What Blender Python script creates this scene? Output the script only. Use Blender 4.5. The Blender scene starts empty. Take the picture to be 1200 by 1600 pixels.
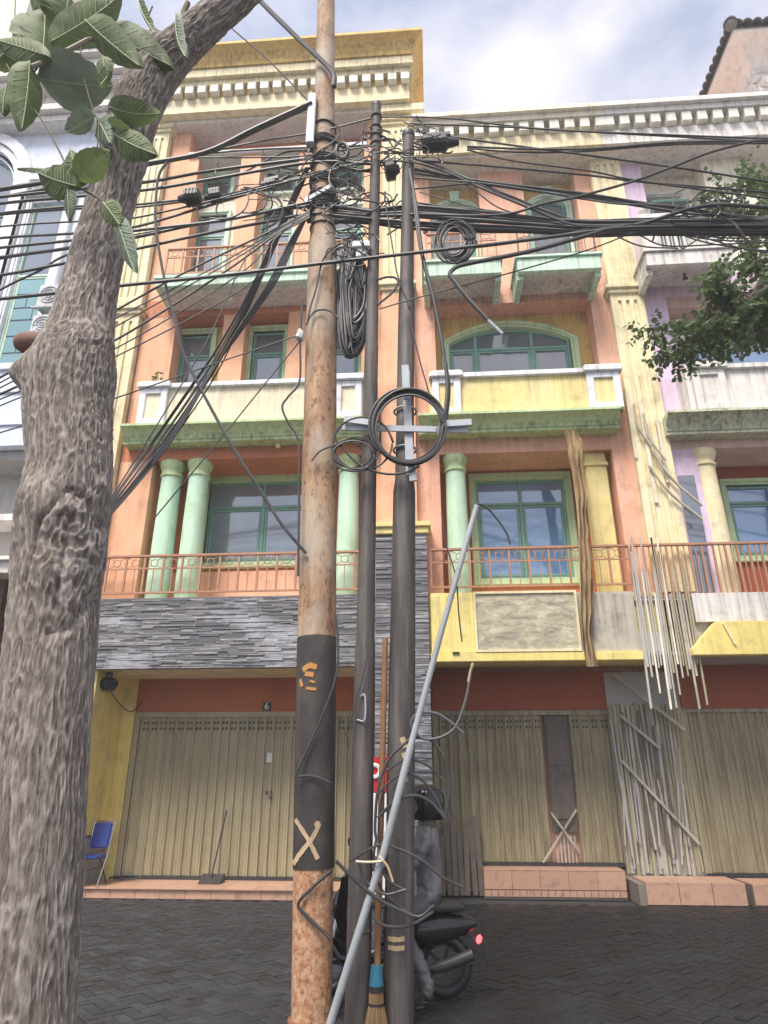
import bpy, bmesh, math, random
from mathutils import Vector, Matrix, noise
random.seed(7)
R = math.radians
scene = bpy.context.scene
COL = scene.collection

# ------------------------------------------------------------------ camera
CZ = 1.75; PITCH = R(21.8); YAW = R(4.0); F = 1037.0
cam = bpy.data.cameras.new('camera'); camo = bpy.data.objects.new('camera', cam); COL.objects.link(camo)
cam.sensor_fit = 'VERTICAL'; cam.sensor_height = 36.0; cam.lens = F / 1600 * 36.0
cam.clip_start = 0.05; cam.clip_end = 3000
camo.location = (0, 0, CZ); camo.rotation_euler = (R(90) + PITCH, 0, YAW)
scene.camera = camo
# ------------------------------------------------------------------ world
SUN_EL, SUN_AZ = 58, 205      # degrees; azimuth clockwise from +Y
world = bpy.data.worlds.new('World'); scene.world = world; world.use_nodes = True
wn = world.node_tree.nodes; wl = world.node_tree.links; wn.clear()
wo = wn.new('ShaderNodeOutputWorld'); bg = wn.new('ShaderNodeBackground'); bg.inputs[1].default_value = 0.1
sky = wn.new('ShaderNodeTexSky'); sky.sky_type = 'NISHITA'; sky.sun_disc = False
sky.sun_elevation = R(SUN_EL); sky.sun_rotation = R(SUN_AZ); sky.air_density = 1.0; sky.dust_density = 1.0
tc = wn.new('ShaderNodeTexCoord')
mp = wn.new('ShaderNodeMapping'); mp.inputs['Scale'].default_value = (1.6, 1.6, 3.2); mp.inputs['Location'].default_value = (4.1, 0.9, 2.2)
wl.new(tc.outputs['Generated'], mp.inputs[0])
nz = wn.new('ShaderNodeTexNoise'); nz.inputs['Scale'].default_value = 1.7; nz.inputs['Detail'].default_value = 7; nz.inputs['Roughness'].default_value = 0.55
wl.new(mp.outputs[0], nz.inputs['Vector'])
cr = wn.new('ShaderNodeValToRGB'); cr.color_ramp.elements[0].position = 0.40; cr.color_ramp.elements[1].position = 0.60
cr.color_ramp.elements[0].color = (0.30,) * 3 + (1,); cr.color_ramp.elements[1].color = (1, 1, 1, 1)
wl.new(nz.outputs[0], cr.inputs[0])
mx = wn.new('ShaderNodeMix'); mx.data_type = 'RGBA'
wl.new(cr.outputs[0], mx.inputs[0]); wl.new(sky.outputs[0], mx.inputs[6]); mx.inputs[7].default_value = (4.35, 4.2, 4.55, 1)
wl.new(mx.outputs[2], bg.inputs[0]); wl.new(bg.outputs[0], wo.inputs[0])
# ------------------------------------------------------------------ sun (veiled by cloud)
sl = bpy.data.lights.new('sun', 'SUN'); sl.energy = 2.6; sl.angle = R(22); sl.color = (1, 0.93, 0.83)
so = bpy.data.objects.new('sun', sl); COL.objects.link(so)
sd = Vector((math.sin(R(SUN_AZ)) * math.cos(R(SUN_EL)), math.cos(R(SUN_AZ)) * math.cos(R(SUN_EL)), math.sin(R(SUN_EL))))
so.rotation_euler = sd.to_track_quat('Z', 'Y').to_euler()
# ------------------------------------------------------------------ exposure
vs = scene.view_settings; vs.view_transform = 'Standard'; vs.look = 'None'; vs.gamma = 1.0; vs.exposure = 1.34; vs.use_curve_mapping = False
scene.render.engine = 'CYCLES'; scene.render.resolution_x = 768; scene.render.resolution_y = 1024

HAZE = 0.0035
# ================================================================== helpers
def at(px, py, Y):
    """point of the place at depth Y seen at photograph pixel (px, py)"""
    x = (px - 600) / F; y = (800 - py) / F
    f = math.cos(PITCH) - y * math.sin(PITCH); z = math.sin(PITCH) + y * math.cos(PITCH)
    d = Vector((x * math.cos(YAW) - f * math.sin(YAW), x * math.sin(YAW) + f * math.cos(YAW), z))
    d *= Y / d.y
    return Vector((d.x, d.y, d.z + CZ))

class MB:
    def __init__(s): s.v = []; s.f = []
    def add(s, vs_, fs_):
        b = len(s.v); s.v.extend([tuple(v) for v in vs_]); s.f.extend([tuple(i + b for i in f) for f in fs_]); return s
    def box(s, x0, x1, y0, y1, z0, z1):
        return s.add([(x0,y0,z0),(x1,y0,z0),(x1,y1,z0),(x0,y1,z0),(x0,y0,z1),(x1,y0,z1),(x1,y1,z1),(x0,y1,z1)],
                     [(0,3,2,1),(4,5,6,7),(0,1,5,4),(1,2,6,5),(2,3,7,6),(3,0,4,7)])
    def obox(s, c, ax, ay, az):            # centre and three half-axis vectors
        c, ax, ay, az = map(Vector, (c, ax, ay, az))
        vs_ = [c+sx*ax+sy*ay+sz*az for sz in (-1,1) for sx, sy in ((-1,-1),(1,-1),(1,1),(-1,1))]
        return s.add(vs_, [(0,3,2,1),(4,5,6,7),(0,1,5,4),(1,2,6,5),(2,3,7,6),(3,0,4,7)])
    def bar(s, a, b, w, d=None, up=(0,1,0)):
        a, b = Vector(a), Vector(b); d = d or w; t = (b-a); L = t.length/2; t.normalize()
        u = Vector(up); u = (u - t*u.dot(t))
        if u.length < 1e-4: u = Vector((1,0,0)) - t*t.x
        u.normalize(); r = t.cross(u)
        return s.obox((a+b)/2, r*w/2, u*d/2, t*L)
    def prism(s, prof, x0, x1, axis='x'):   # closed profile extruded
        n = len(prof)
        if axis == 'x': A = [(x0,p,q) for p,q in prof]; B = [(x1,p,q) for p,q in prof]
        elif axis == 'z': A = [(p,q,x0) for p,q in prof]; B = [(p,q,x1) for p,q in prof]
        else: A = [(p,x0,q) for p,q in prof]; B = [(p,x1,q) for p,q in prof]
        return s.add(A+B, [tuple(range(n)), tuple(range(2*n-1, n-1, -1))] + [(i, i+n, (i+1)%n+n, (i+1)%n) for i in range(n)])
    def tube(s, pts, r, n=6, caps=True):
        pts = [Vector(p) for p in pts]; m = len(pts)
        rr = r if isinstance(r, (list, tuple)) else [r]*m
        t0 = (pts[1]-pts[0]).normalized(); u = t0.orthogonal().normalized(); vs_ = []
        for i in range(m):
            t = (pts[min(i+1,m-1)] - pts[max(i-1,0)])
            if t.length < 1e-9: t = t0.copy()
            t.normalize(); u = u - t*u.dot(t)
            if u.length < 1e-6: u = t.orthogonal()
            u.normalize(); w = t.cross(u)
            for k in range(n):
                a = 2*math.pi*k/n; vs_.append(pts[i] + (u*math.cos(a) + w*math.sin(a))*rr[i])
        fs_ = [(i*n+k, i*n+(k+1)%n, (i+1)*n+(k+1)%n, (i+1)*n+k) for i in range(m-1) for k in range(n)]
        if caps: fs_ += [tuple(range(n-1,-1,-1)), tuple(range((m-1)*n, m*n))]
        return s.add(vs_, fs_)
    def lathe(s, prof, c=(0,0,0), n=20, caps=True):   # prof of (r, z) upward
        vs_ = [(c[0]+r*math.cos(2*math.pi*k/n), c[1]+r*math.sin(2*math.pi*k/n), c[2]+z) for r, z in prof for k in range(n)]
        m = len(prof)
        fs_ = [(i*n+k, i*n+(k+1)%n, (i+1)*n+(k+1)%n, (i+1)*n+k) for i in range(m-1) for k in range(n)]
        if caps: fs_ += [tuple(range(n-1,-1,-1)), tuple(range((m-1)*n, m*n))]
        return s.add(vs_, fs_)
    def ring(s, c, R_, r, axis='y', n=16, m=5, sq=1.0):
        pts = []
        for k in range(n+1):
            a = 2*math.pi*k/n; p, q = R_*math.cos(a), R_*sq*math.sin(a)
            pts.append(Vector(c) + (Vector((p,0,q)) if axis == 'y' else Vector((p,q,0)) if axis == 'z' else Vector((0,p,q))))
        return s.tube(pts, r, m, False)
    def build(s, name, mat, parent=None, smooth=False, kind=None, label=None, bevel=0):
        me = bpy.data.meshes.new(name); me.from_pydata(s.v, [], s.f); me.update()
        if bevel:
            bm = bmesh.new(); bm.from_mesh(me)
            ed = [e for e in bm.edges if len(e.link_faces) == 2 and e.calc_face_angle(0) > 0.6]
            bmesh.ops.bevel(bm, geom=ed, offset=bevel, segments=2, affect='EDGES', clamp_overlap=True)
            bm.to_mesh(me); bm.free()
        if smooth:
            for p in me.polygons: p.use_smooth = True
            try: me.set_sharp_from_angle(angle=R(40))
            except Exception: pass
        if mat: me.materials.append(mat)
        return link(name, me, parent, kind, label)

def link(name, me, parent=None, kind=None, label=None):
    o = bpy.data.objects.new(name, me); COL.objects.link(o)
    if parent is not None:
        o.parent = parent; o.matrix_parent_inverse = PINV.get(parent.name, Matrix.Identity(4))
        PINV[o.name] = PINV.get(parent.name, Matrix.Identity(4)) if False else Matrix.Identity(4)
    if kind: o['kind'] = kind
    if label: o['label'] = label
    return o
PINV = {}
def thing(name, label, cat, loc=(0,0,0), group=None):
    o = bpy.data.objects.new(name, None); COL.objects.link(o); o.location = loc; o.empty_display_size = 0.2
    o['label'] = label; o['category'] = cat
    if group: o['group'] = group
    PINV[o.name] = Matrix.Translation(-Vector(loc))
    return o
def tag(o, label, cat, group=None):
    o['label'] = label; o['category'] = cat
    if group: o['group'] = group
    return o
_unit = {}
def unit(mat):
    if mat.name not in _unit:
        m = MB().box(-.5,.5,-.5,.5,-.5,.5); me = bpy.data.meshes.new('piece'); me.from_pydata(m.v, [], m.f); me.materials.append(mat); _unit[mat.name] = me
    return _unit[mat.name]
def pieces(name, boxes, mat, parent, limit=300, key=None):
    """boxes (x0,x1,y0,y1,z0,z1): the largest 'limit' as objects, the rest joined as stuff"""
    if len(boxes) > limit:
        boxes = sorted(boxes, key=key or (lambda b: -(b[1]-b[0])*(b[5]-b[4])))
    for b in boxes[:limit]:
        o = link(name, unit(mat), parent)
        o.location = ((b[0]+b[1])/2, (b[2]+b[3])/2, (b[4]+b[5])/2); o.scale = (b[1]-b[0], b[3]-b[2], b[5]-b[4])
    if len(boxes) > limit:
        m = MB()
        for b in boxes[limit:]: m.box(*b)
        m.build(name + '_courses', mat, parent, kind='stuff')
def crom(pts, n=8):
    pts = [Vector(p) for p in pts]; q = [pts[0]*2-pts[1]] + pts + [pts[-1]*2-pts[-2]]; out = []
    for i in range(1, len(q)-2):
        p0,p1,p2,p3 = q[i-1:i+3]
        for k in range(n):
            t = k/n; out.append(0.5*((2*p1)+(p2-p0)*t+(2*p0-5*p1+4*p2-p3)*t*t+(3*p1-p0-3*p2+p3)*t**3))
    out.append(pts[-1]); return out

# ================================================================== materials
class N:
    def __init__(s, name):
        s.m = bpy.data.materials.new(name); s.m.use_nodes = True; s.t = s.m.node_tree; s.n = s.t.nodes; s.l = s.t.links
        s.b = s.n['Principled BSDF']
        g = s.n.new('ShaderNodeNewGeometry'); s.pos = g.outputs['Position']; s.geo = g
    def map(s, scale=(1,1,1), vec=None, loc=(0,0,0), rot=(0,0,0)):
        m = s.n.new('ShaderNodeMapping'); m.inputs['Scale'].default_value = scale; m.inputs['Location'].default_value = loc; m.inputs['Rotation'].default_value = rot
        s.l.new(vec or s.pos, m.inputs[0]); return m.outputs[0]
    def noise(s, scale, vec=None, detail=4, rough=0.55, dist=0):
        n = s.n.new('ShaderNodeTexNoise'); n.inputs['Scale'].default_value = scale; n.inputs['Detail'].default_value = detail
        n.inputs['Roughness'].default_value = rough; n.inputs['Distortion'].default_value = dist
        s.l.new(vec or s.pos, n.inputs['Vector']); return n.outputs[0]
    def ramp(s, fac, stops):
        r = s.n.new('ShaderNodeValToRGB'); e = r.color_ramp.elements
        while len(e) < len(stops): e.new(0.5)
        for i, (p, c) in enumerate(stops):
            e[i].position = p; e[i].color = tuple(c) + (1,) if not isinstance(c, (int, float)) else (c, c, c, 1)
        s.l.new(fac, r.inputs[0]); return r.outputs[0]
    def mix(s, fac, a, b, mode='MIX'):
        m = s.n.new('ShaderNodeMix'); m.data_type = 'RGBA'; m.blend_type = mode
        for sock, v in ((m.inputs[0], fac), (m.inputs[6], a), (m.inputs[7], b)):
            if isinstance(v, (int, float)): sock.default_value = v
            elif isinstance(v, (tuple, list)): sock.default_value = tuple(v) + (1,) if len(v) == 3 else v
            else: s.l.new(v, sock)
        return m.outputs[2]
    def math(s, op, a, b=0.0):
        m = s.n.new('ShaderNodeMath'); m.operation = op
        for sock, v in ((m.inputs[0], a), (m.inputs[1], b)):
            if isinstance(v, (int, float)): sock.default_value = v
            else: s.l.new(v, sock)
        return m.outputs[0]
    def rnd(s):
        o = s.n.new('ShaderNodeObjectInfo')
        return s.math('FRACT', s.math('ADD', o.outputs['Random'], s.geo.outputs['Random Per Island']))
    def bump(s, h, strength=0.3, dist=0.01):
        b = s.n.new('ShaderNodeBump'); b.inputs['Strength'].default_value = strength; b.inputs['Distance'].default_value = dist
        s.l.new(h, b.inputs['Height']); s.l.new(b.outputs[0], s.b.inputs['Normal'])
    def out(s, col, rough=0.7, metal=0.0, spec=None):
        if isinstance(col, (tuple, list)): s.b.inputs['Base Color'].default_value = tuple(col) + (1,)
        else: s.l.new(col, s.b.inputs['Base Color'])
        if isinstance(rough, (int, float)): s.b.inputs['Roughness'].default_value = rough
        else: s.l.new(rough, s.b.inputs['Roughness'])
        s.b.inputs['Metallic'].default_value = metal
        if spec is not None: s.b.inputs['Specular IOR Level'].default_value = spec
        return s.m
def mul(c, k): return tuple(min(1, x*k) for x in c)
def paint(name, c, dirt=(0.16,0.13,0.10), amount=0.35, var=0.16, rough=0.75, fade=None):
    """weathered painted plaster: mottled, rain-streaked, chalky"""
    s = N(name)
    a = s.ramp(s.noise(1.3, detail=6, rough=0.65), [(0.25, mul(c, 1-var)), (0.5, c), (0.8, fade or mul(c, 1+var*0.7))])
    st = s.ramp(s.noise(1.0, s.map((9,9,0.5)), 7, 0.72), [(0.50, 0), (0.70, 1)])
    sp = s.ramp(s.noise(2.3, detail=9, rough=0.75), [(0.50, 0), (0.66, 1)])
    x_ = s.n.new('ShaderNodeSeparateXYZ'); s.l.new(s.pos, x_.inputs[0]); lv = None
    for L_, q in ((9.0, .9), (7.95, .55), (11.38, 1.2), (15.0, 1.3), (18.2, 1.6), (4.62, .9)):
        d_ = s.math('SUBTRACT', L_, x_.outputs[2]); a_ = s.math('MULTIPLY', s.math('GREATER_THAN', d_, 0), s.math('MAXIMUM', s.math('SUBTRACT', 1.0, s.math('DIVIDE', d_, q)), 0.0)); lv = a_ if lv is None else s.math('MAXIMUM', lv, a_)
    dr = s.ramp(s.noise(1.0, s.map((13,13,0.28), loc=(1,2,0)), 8, 0.75), [(0.46, 0), (0.62, 1)]); sp = s.math('ADD', sp, s.math('MULTIPLY', s.math('MULTIPLY', lv, dr), 1.3))
    k = s.math('MULTIPLY', s.math('ADD', s.math('MULTIPLY', st, 0.6), s.math('MULTIPLY', sp, 0.55)), amount*1.3)
    col = s.mix(s.math('MINIMUM', k, 0.9), a, dirt)
    s.bump(s.noise(28, detail=5), 0.25, 0.008)
    return s.out(col, rough)
M = {}
M['peach'] = paint('peach_plaster', (0.79, 0.41, 0.24), fade=(0.82, 0.50, 0.32), amount=0.45)
M['rust_orange'] = paint('orange_plaster', (0.56,0.19,0.085), amount=0.5)
M['salmon'] = paint('salmon_plaster', (0.78, 0.42, 0.29), fade=(0.81, 0.50, 0.37), amount=0.45)
M['ochre'] = paint('ochre_plaster', (0.70,0.49,0.17), amount=0.5)
M['gold'] = paint('gold_cornice_paint', (0.68,0.46,0.14), dirt=(0.26,0.15,0.06), amount=0.65)
M['yellow'] = paint('yellow_plaster', (0.80,0.66,0.28), amount=0.35, fade=(0.82,0.72,0.42))
M['lemon'] = paint('lemon_plaster', (0.80,0.66,0.22), amount=0.4, fade=(0.82,0.72,0.36))
M['cream'] = paint('cream_plaster', (0.80,0.70,0.44), amount=0.5, fade=(0.82,0.77,0.62))
M['parapet'] = paint('pale_cream_plaster', (0.82,0.73,0.52), amount=0.35, fade=(0.82,0.78,0.68))
M['white'] = paint('white_paint', (0.76,0.77,0.82), amount=0.35, var=0.08)
M['dentil'] = paint('cream_white_dentil', (0.82,0.79,0.71), amount=0.4, var=0.08)
M['offwhite'] = paint('offwhite_paint', (0.74,0.71,0.68), amount=0.5, var=0.1)
M['bluewhite'] = paint('cool_white_plaster', (0.66,0.72,0.84), amount=0.25, var=0.07)
M['soffit'] = paint('soffit_plaster', (0.72,0.67,0.63), amount=0.45)
M['mint'] = paint('mint_paint', (0.55,0.76,0.60), amount=0.45, fade=(0.64,0.80,0.68))
M['mintcol'] = paint('mint_column_paint', (0.52,0.74,0.56), amount=0.5, dirt=(0.28,0.38,0.18), fade=(0.60,0.80,0.66))
M['lime'] = paint('lime_green_paint', (0.52,0.66,0.36), amount=0.75, dirt=(0.20,0.24,0.11), fade=(0.60,0.73,0.46))
M['limegrey'] = paint('mossy_grey_ledge', (0.56,0.58,0.42), amount=0.9, dirt=(0.17,0.18,0.12))
M['trim'] = paint('green_trim_paint', (0.54,0.69,0.42), amount=0.4)
M['trimmint'] = paint('mint_trim_paint', (0.58,0.76,0.62), amount=0.35)
M['lilac'] = paint('lilac_plaster', (0.70,0.54,0.70), amount=0.35)
M['rose'] = paint('rose_plaster', (0.68,0.48,0.42), amount=0.45)
M['palecream'] = paint('chalky_cream_plaster', (0.80,0.73,0.60), amount=0.45)
M['pinkwall'] = paint('pink_plaster', (0.84,0.74,0.68), amount=0.3)
M['shadedorange'] = paint('shaded_orange_plaster', (0.40,0.115,0.045), amount=0.4)  # orange lintel plaster with the deep porch's shade darkened in
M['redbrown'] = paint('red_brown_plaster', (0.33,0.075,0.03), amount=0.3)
M['brownred'] = paint('brick_red_plaster', (0.42,0.15,0.10), amount=0.4)
M['greywall'] = paint('grey_plaster', (0.42,0.41,0.40), amount=0.4)
M['brown'] = paint('brown_wood_paint', (0.10,0.055,0.04), amount=0.3)
def metalpaint(name, c, rust=0.4, rough=0.5, rc=(0.20,0.075,0.03)):
    s = N(name)
    a = s.ramp(s.noise(4, detail=5), [(0.3, mul(c,0.85)), (0.7, mul(c,1.1))])
    k = s.math('MULTIPLY', s.ramp(s.noise(14, s.map((1,1,0.5)), 7, 0.7), [(0.55,0),(0.68,1)]), rust)
    s.bump(s.noise(40), 0.15, 0.004)
    return s.out(s.mix(k, a, rc), rough)
M['teal'] = metalpaint('teal_window_frame', (0.19,0.37,0.31), 0.25)
M['railbrown'] = metalpaint('rust_brown_rail', (0.42,0.21,0.13), 0.5, 0.6)
M['railwhite'] = metalpaint('white_rail', (0.62,0.60,0.57), 0.3, 0.6)
M['raildark'] = metalpaint('dark_rail', (0.15,0.10,0.09), 0.4, 0.6)
M['galv'] = metalpaint('galvanised_steel', (0.40,0.43,0.47), 0.2, 0.45, (0.22,0.2,0.19))
M['darkmetal'] = metalpaint('dark_metal', (0.035,0.035,0.038), 0.2, 0.5)
M['chrome'] = N('chrome').out((0.6,0.6,0.62), 0.2, 1.0)
M['black'] = N('black_plastic').out((0.02,0.02,0.022), 0.45)
M['gloss'] = N('gloss_black').out((0.012,0.012,0.014), 0.12)
def glassmat(name, c, r=0.06):
    s = N(name)
    col = s.ramp(s.noise(0.7, s.map((1,1,0.6)), 3), [(0.3, mul(c,0.7)), (0.7, mul(c,1.25))])
    s.b.inputs['IOR'].default_value = 2.5
    s.bump(s.noise(1.1, detail=2), 0.08, 0.02)
    return s.out(col, r)
M['glass'] = glassmat('blue_grey_glass', (0.11,0.14,0.18))
M['glassdark'] = glassmat('dark_glass', (0.025,0.03,0.035))
M['glasspale'] = glassmat('pale_reflection_glass', (0.22,0.27,0.34))  # sky reflection lightened into the pane colour
M['glassblue'] = glassmat('blue_glass', (0.13,0.27,0.52))
M['glassteal'] = glassmat('teal_glass', (0.10,0.25,0.27), 0.15)
def ledger():
    s = N('grey_ledger_stone'); r = s.rnd()
    c = s.ramp(r, [(0, (0.10,0.10,0.11)), (0.35, (0.19,0.19,0.21)), (0.7, (0.29,0.28,0.29)), (1, (0.44,0.43,0.46))])
    g = s.noise(9, s.map((0.6,1,5)), 6, 0.7)
    c = s.mix(s.ramp(g, [(0.35,0.75),(0.65,0)]), c, (0.09,0.09,0.095))
    w = s.ramp(s.noise(1.2, s.map((0.5,1,1.2), loc=(2.1,0,0.4)), 5, 0.65), [(0.55,0),(0.68,0.65)])
    c = s.mix(w, c, (0.50,0.51,0.56))
    s.bump(g, 0.6, 0.01); return s.out(c, 0.8)
M['ledger'] = ledger()
def rustpole():
    s = N('rusty_pole_steel')
    v = s.map((1,1,0.35))
    c = s.ramp(s.noise(5, v, 8, 0.7), [(0.25,(0.13,0.085,0.06)), (0.42,(0.30,0.175,0.10)), (0.58,(0.44,0.28,0.16)), (0.8,(0.50,0.37,0.25))])
    k = s.ramp(s.noise(22, s.map((1,1,0.6)), 6, 0.7), [(0.54,0),(0.60,0.75)])
    c = s.mix(k, c, (0.10,0.045,0.025))
    v2 = s.ramp(s.noise(9, s.map((1.5,1.5,0.10)), 6, 0.7), [(0.50,0),(0.62,0.6)]); c = s.mix(v2, c, (0.15,0.085,0.05))
    g = s.ramp(s.noise(1.4, s.map((1,1,0.7), loc=(3,1,0)), 5), [(0.48,0),(0.62,0.7)])
    c = s.mix(g, c, (0.42,0.37,0.30))
    s.bump(s.noise(30, detail=6), 0.35, 0.006); return s.out(c, 0.75)
M['rustpole'] = rustpole()
def coated():
    s = N('tar_coated_steel')
    c = s.ramp(s.noise(6, s.map((1,1,0.5)), 7, 0.65), [(0.3,(0.026,0.023,0.022)), (0.52,(0.050,0.042,0.039)), (0.68,(0.085,0.066,0.055)), (0.85,(0.13,0.10,0.085))])
    k = s.ramp(s.noise(3.1, s.map((1,1,1.6), loc=(0.4,0,2.2)), 5, 0.6), [(0.68,0),(0.70,1)])
    c = s.mix(s.math('MULTIPLY', k, 0.7), c, (0.34,0.17,0.06))
    s.bump(s.noise(35), 0.3, 0.005); return s.out(c, 0.6)
M['coated'] = coated()
def scaly():
    s = N('flaking_rust_base')
    c = s.ramp(s.noise(24, s.map((1,1,0.8)), 8, 0.75), [(0.33,(0.13,0.055,0.025)), (0.45,(0.42,0.20,0.10)), (0.58,(0.56,0.36,0.22)), (0.75,(0.62,0.50,0.38))])
    s.bump(s.noise(30, detail=8, rough=0.75), 0.8, 0.012); return s.out(c, 0.85)
M['scaly'] = scaly()
def darkpole():
    s = N('weathered_dark_pole')
    c = s.ramp(s.noise(7, s.map((1.6,1.6,0.12)), 8, 0.7), [(0.3,(0.035,0.028,0.027)), (0.47,(0.065,0.055,0.052)), (0.62,(0.12,0.105,0.10)), (0.8,(0.22,0.205,0.20))])
    k = s.ramp(s.noise(20, s.map((1,1,0.5)), 6, 0.7), [(0.62,0),(0.70,0.6)])
    c = s.mix(k, c, (0.11,0.06,0.045))
    s.bump(s.noise(12, s.map((2,2,0.15)), 6, 0.7), 0.4, 0.006); return s.out(c, 0.7)
M['darkpole'] = darkpole()
def bark():
    s = N('furrowed_bark')
    at_ = s.n.new('ShaderNodeAttribute'); at_.attribute_name = 'ridge'
    n2 = s.noise(26, s.map((1,1,0.4)), 7, 0.7)
    n3 = s.noise(95, s.map((1,1,0.22)), 6, 0.75); n4 = s.noise(42, s.map((1,1,0.16)), 7, 0.75)
    h = s.math('ADD', s.math('ADD', s.math('MULTIPLY', at_.outputs['Fac'], 0.55), s.math('MULTIPLY', s.math('SUBTRACT', n3, 0.42), 0.8)), s.math('MULTIPLY', s.math('SUBTRACT', n4, 0.42), 0.9))
    c = s.ramp(h, [(0.05,(0.095,0.072,0.060)), (0.25,(0.205,0.168,0.146)), (0.5,(0.34,0.295,0.265)), (0.85,(0.54,0.49,0.455))])
    g = s.ramp(s.noise(1.8, detail=4), [(0.5,0),(0.75,0.4)])
    c = s.mix(g, c, (0.16,0.135,0.10))
    s.bump(s.noise(70, s.map((1,1,0.22)), 8, 0.8), 1.0, 0.014); return s.out(c, 0.9)
M['bark'] = bark()
M['cutwood'] = paint('cut_wood', (0.17,0.085,0.065), amount=0.4)
def leafmat(name, c, tr=0.35):
    s = N(name)
    col = s.ramp(s.noise(9, detail=4), [(0.3, mul(c,0.7)), (0.7, mul(c,1.25))])
    r = s.rnd(); col = s.mix(s.math('MULTIPLY', r, 0.35), col, mul((c[0]*1.5, c[1]*1.3, c[2]), 1.2))
    s.out(col, 0.6); t = s.n.new('ShaderNodeBsdfTranslucent'); s.l.new(col, t.inputs[0])
    m = s.n.new('ShaderNodeMixShader'); m.inputs[0].default_value = tr
    s.l.new(s.b.outputs[0], m.inputs[1]); s.l.new(t.outputs[0], m.inputs[2]); s.l.new(m.outputs[0], s.n['Material Output'].inputs[0])
    return s.m
M['leaf'] = leafmat('broad_leaf', (0.115,0.165,0.062))
M['leafgrey'] = leafmat('bluish_leaf', (0.13,0.175,0.14), 0.2)
M['vein'] = N('leaf_vein').out((0.34,0.40,0.24), 0.6)
M['leaflet'] = leafmat('small_leaflet', (0.11,0.165,0.075))
M['twig'] = paint('green_brown_twig', (0.12,0.10,0.06), amount=0.3)
M['cutbranch'] = paint('pale_branch', (0.36,0.31,0.27), amount=0.3)
def cablemat():
    s = N('black_cable')
    return s.out(s.ramp(s.noise(3, detail=3), [(0.3,(0.028,0.027,0.030)),(0.7,(0.062,0.060,0.064))]), 0.5)
M['cable'] = cablemat()
M['cablegrey'] = N('grey_cable').out((0.09,0.09,0.095), 0.5)
def shutter(nm='shutter_paint', lo=0.55, a=0.55):
    s = N(nm)
    c = s.ramp(s.noise(1.5, s.map((1,1,0.4)), 6, 0.65), [(0.3,(0.28,0.24,0.145)), (0.6,(0.37,0.325,0.205)), (0.8,(0.45,0.40,0.27))])
    st = s.ramp(s.noise(2.4, s.map((9,9,0.5)), 7, 0.7), [(lo,0),(lo+.17,a)])
    c = s.mix(st, c, (0.19,0.135,0.08))
    d = s.ramp(s.noise(9, s.map((1,1,0.3)), 8, 0.75), [(0.66,0),(0.72,0.7)])
    c = s.mix(d, c, (0.11,0.06,0.04))
    s.bump(s.noise(20), 0.1, 0.004); return s.out(c, 0.55)
M['shutter'] = shutter(); M['streaked'] = shutter('streaked_shutter_paint', 0.44, 0.85)
M['ridge'] = paint('pale_shutter_ridge', (0.50,0.45,0.30), amount=0.55)  # ridge sides paler than the slat faces
M['batten'] = paint('pale_batten', (0.46,0.42,0.35), amount=0.6, dirt=(0.12,0.09,0.07))
def paver():
    s = N('concrete_paver'); r = s.rnd()
    c = s.ramp(r, [(0,(0.017,0.018,0.021)), (0.5,(0.027,0.028,0.032)), (1,(0.040,0.042,0.048))])
    g = s.noise(30, detail=6, rough=0.7)
    c = s.mix(s.ramp(g, [(0.35,0.5),(0.6,0)]), c, (0.035,0.035,0.038))
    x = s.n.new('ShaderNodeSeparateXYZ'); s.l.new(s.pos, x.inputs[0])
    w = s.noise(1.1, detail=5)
    right_shade = s.ramp(s.math('ADD', s.math('MULTIPLY', x.outputs[0], 0.4), s.math('SUBTRACT', w, 0.2)), [(-0.0,0),(0.30,0.92)])  # shade of the right-hand ground, darkened into the paver colour
    c = s.mix(right_shade, c, (0.006,0.006,0.008))
    s.bump(g, 0.5, 0.006); rr = s.ramp(s.noise(2.2, detail=4), [(0.4,0.45),(0.65,0.8)])
    return s.out(c, rr)
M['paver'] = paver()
def groundm():
    s = N('asphalt_ground')
    g = s.noise(40, detail=6, rough=0.7)
    c = s.ramp(g, [(0.3,(0.022,0.022,0.025)),(0.7,(0.055,0.055,0.058))])
    s.bump(g, 0.5, 0.01); return s.out(c, 0.75)
M['asphalt'] = groundm()
def tilem(name, c):
    s = N(name); r = s.rnd()
    col = s.mix(s.math('MULTIPLY', r, 0.4), c, mul(c, 0.75))
    k = s.ramp(s.noise(7, detail=7, rough=0.7), [(0.52,0),(0.7,0.55)])
    return s.out(s.mix(k, col, (0.17,0.11,0.08)), 0.35)
M['tile'] = tilem('terracotta_tile', (0.52,0.31,0.22))
M['greytile'] = tilem('grey_tile', (0.30,0.30,0.31))
M['rooftile'] = tilem('grey_brown_roof_tile', (0.13,0.115,0.11))
M['grout'] = paint('grout', (0.22,0.19,0.16), amount=0.4)
M['bamboo'] = paint('bamboo_pole', (0.25,0.12,0.05), amount=0.6, dirt=(0.08,0.045,0.025))
M['straw'] = paint('straw', (0.25,0.15,0.07), amount=0.5)
M['tealtape'] = N('teal_tape').out((0.02,0.13,0.20), 0.4)
M['pvc'] = paint('grey_conduit', (0.34,0.36,0.38), amount=0.3, rough=0.45)
M['blue'] = N('blue_vinyl').out((0.02,0.045,0.26), 0.45)
M['bucket'] = N('blue_plastic').out((0.015,0.06,0.30), 0.4)
M['red'] = N('red_vinyl').out((0.45,0.015,0.015), 0.45)
M['whitepl'] = N('white_plastic').out((0.75,0.75,0.75), 0.5)
M['acbody'] = paint('air_conditioner_casing', (0.62,0.62,0.62), amount=0.4)
M['jacket'] = paint('grey_jacket_cloth', (0.15,0.147,0.155), amount=0.4, rough=0.38)
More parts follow.
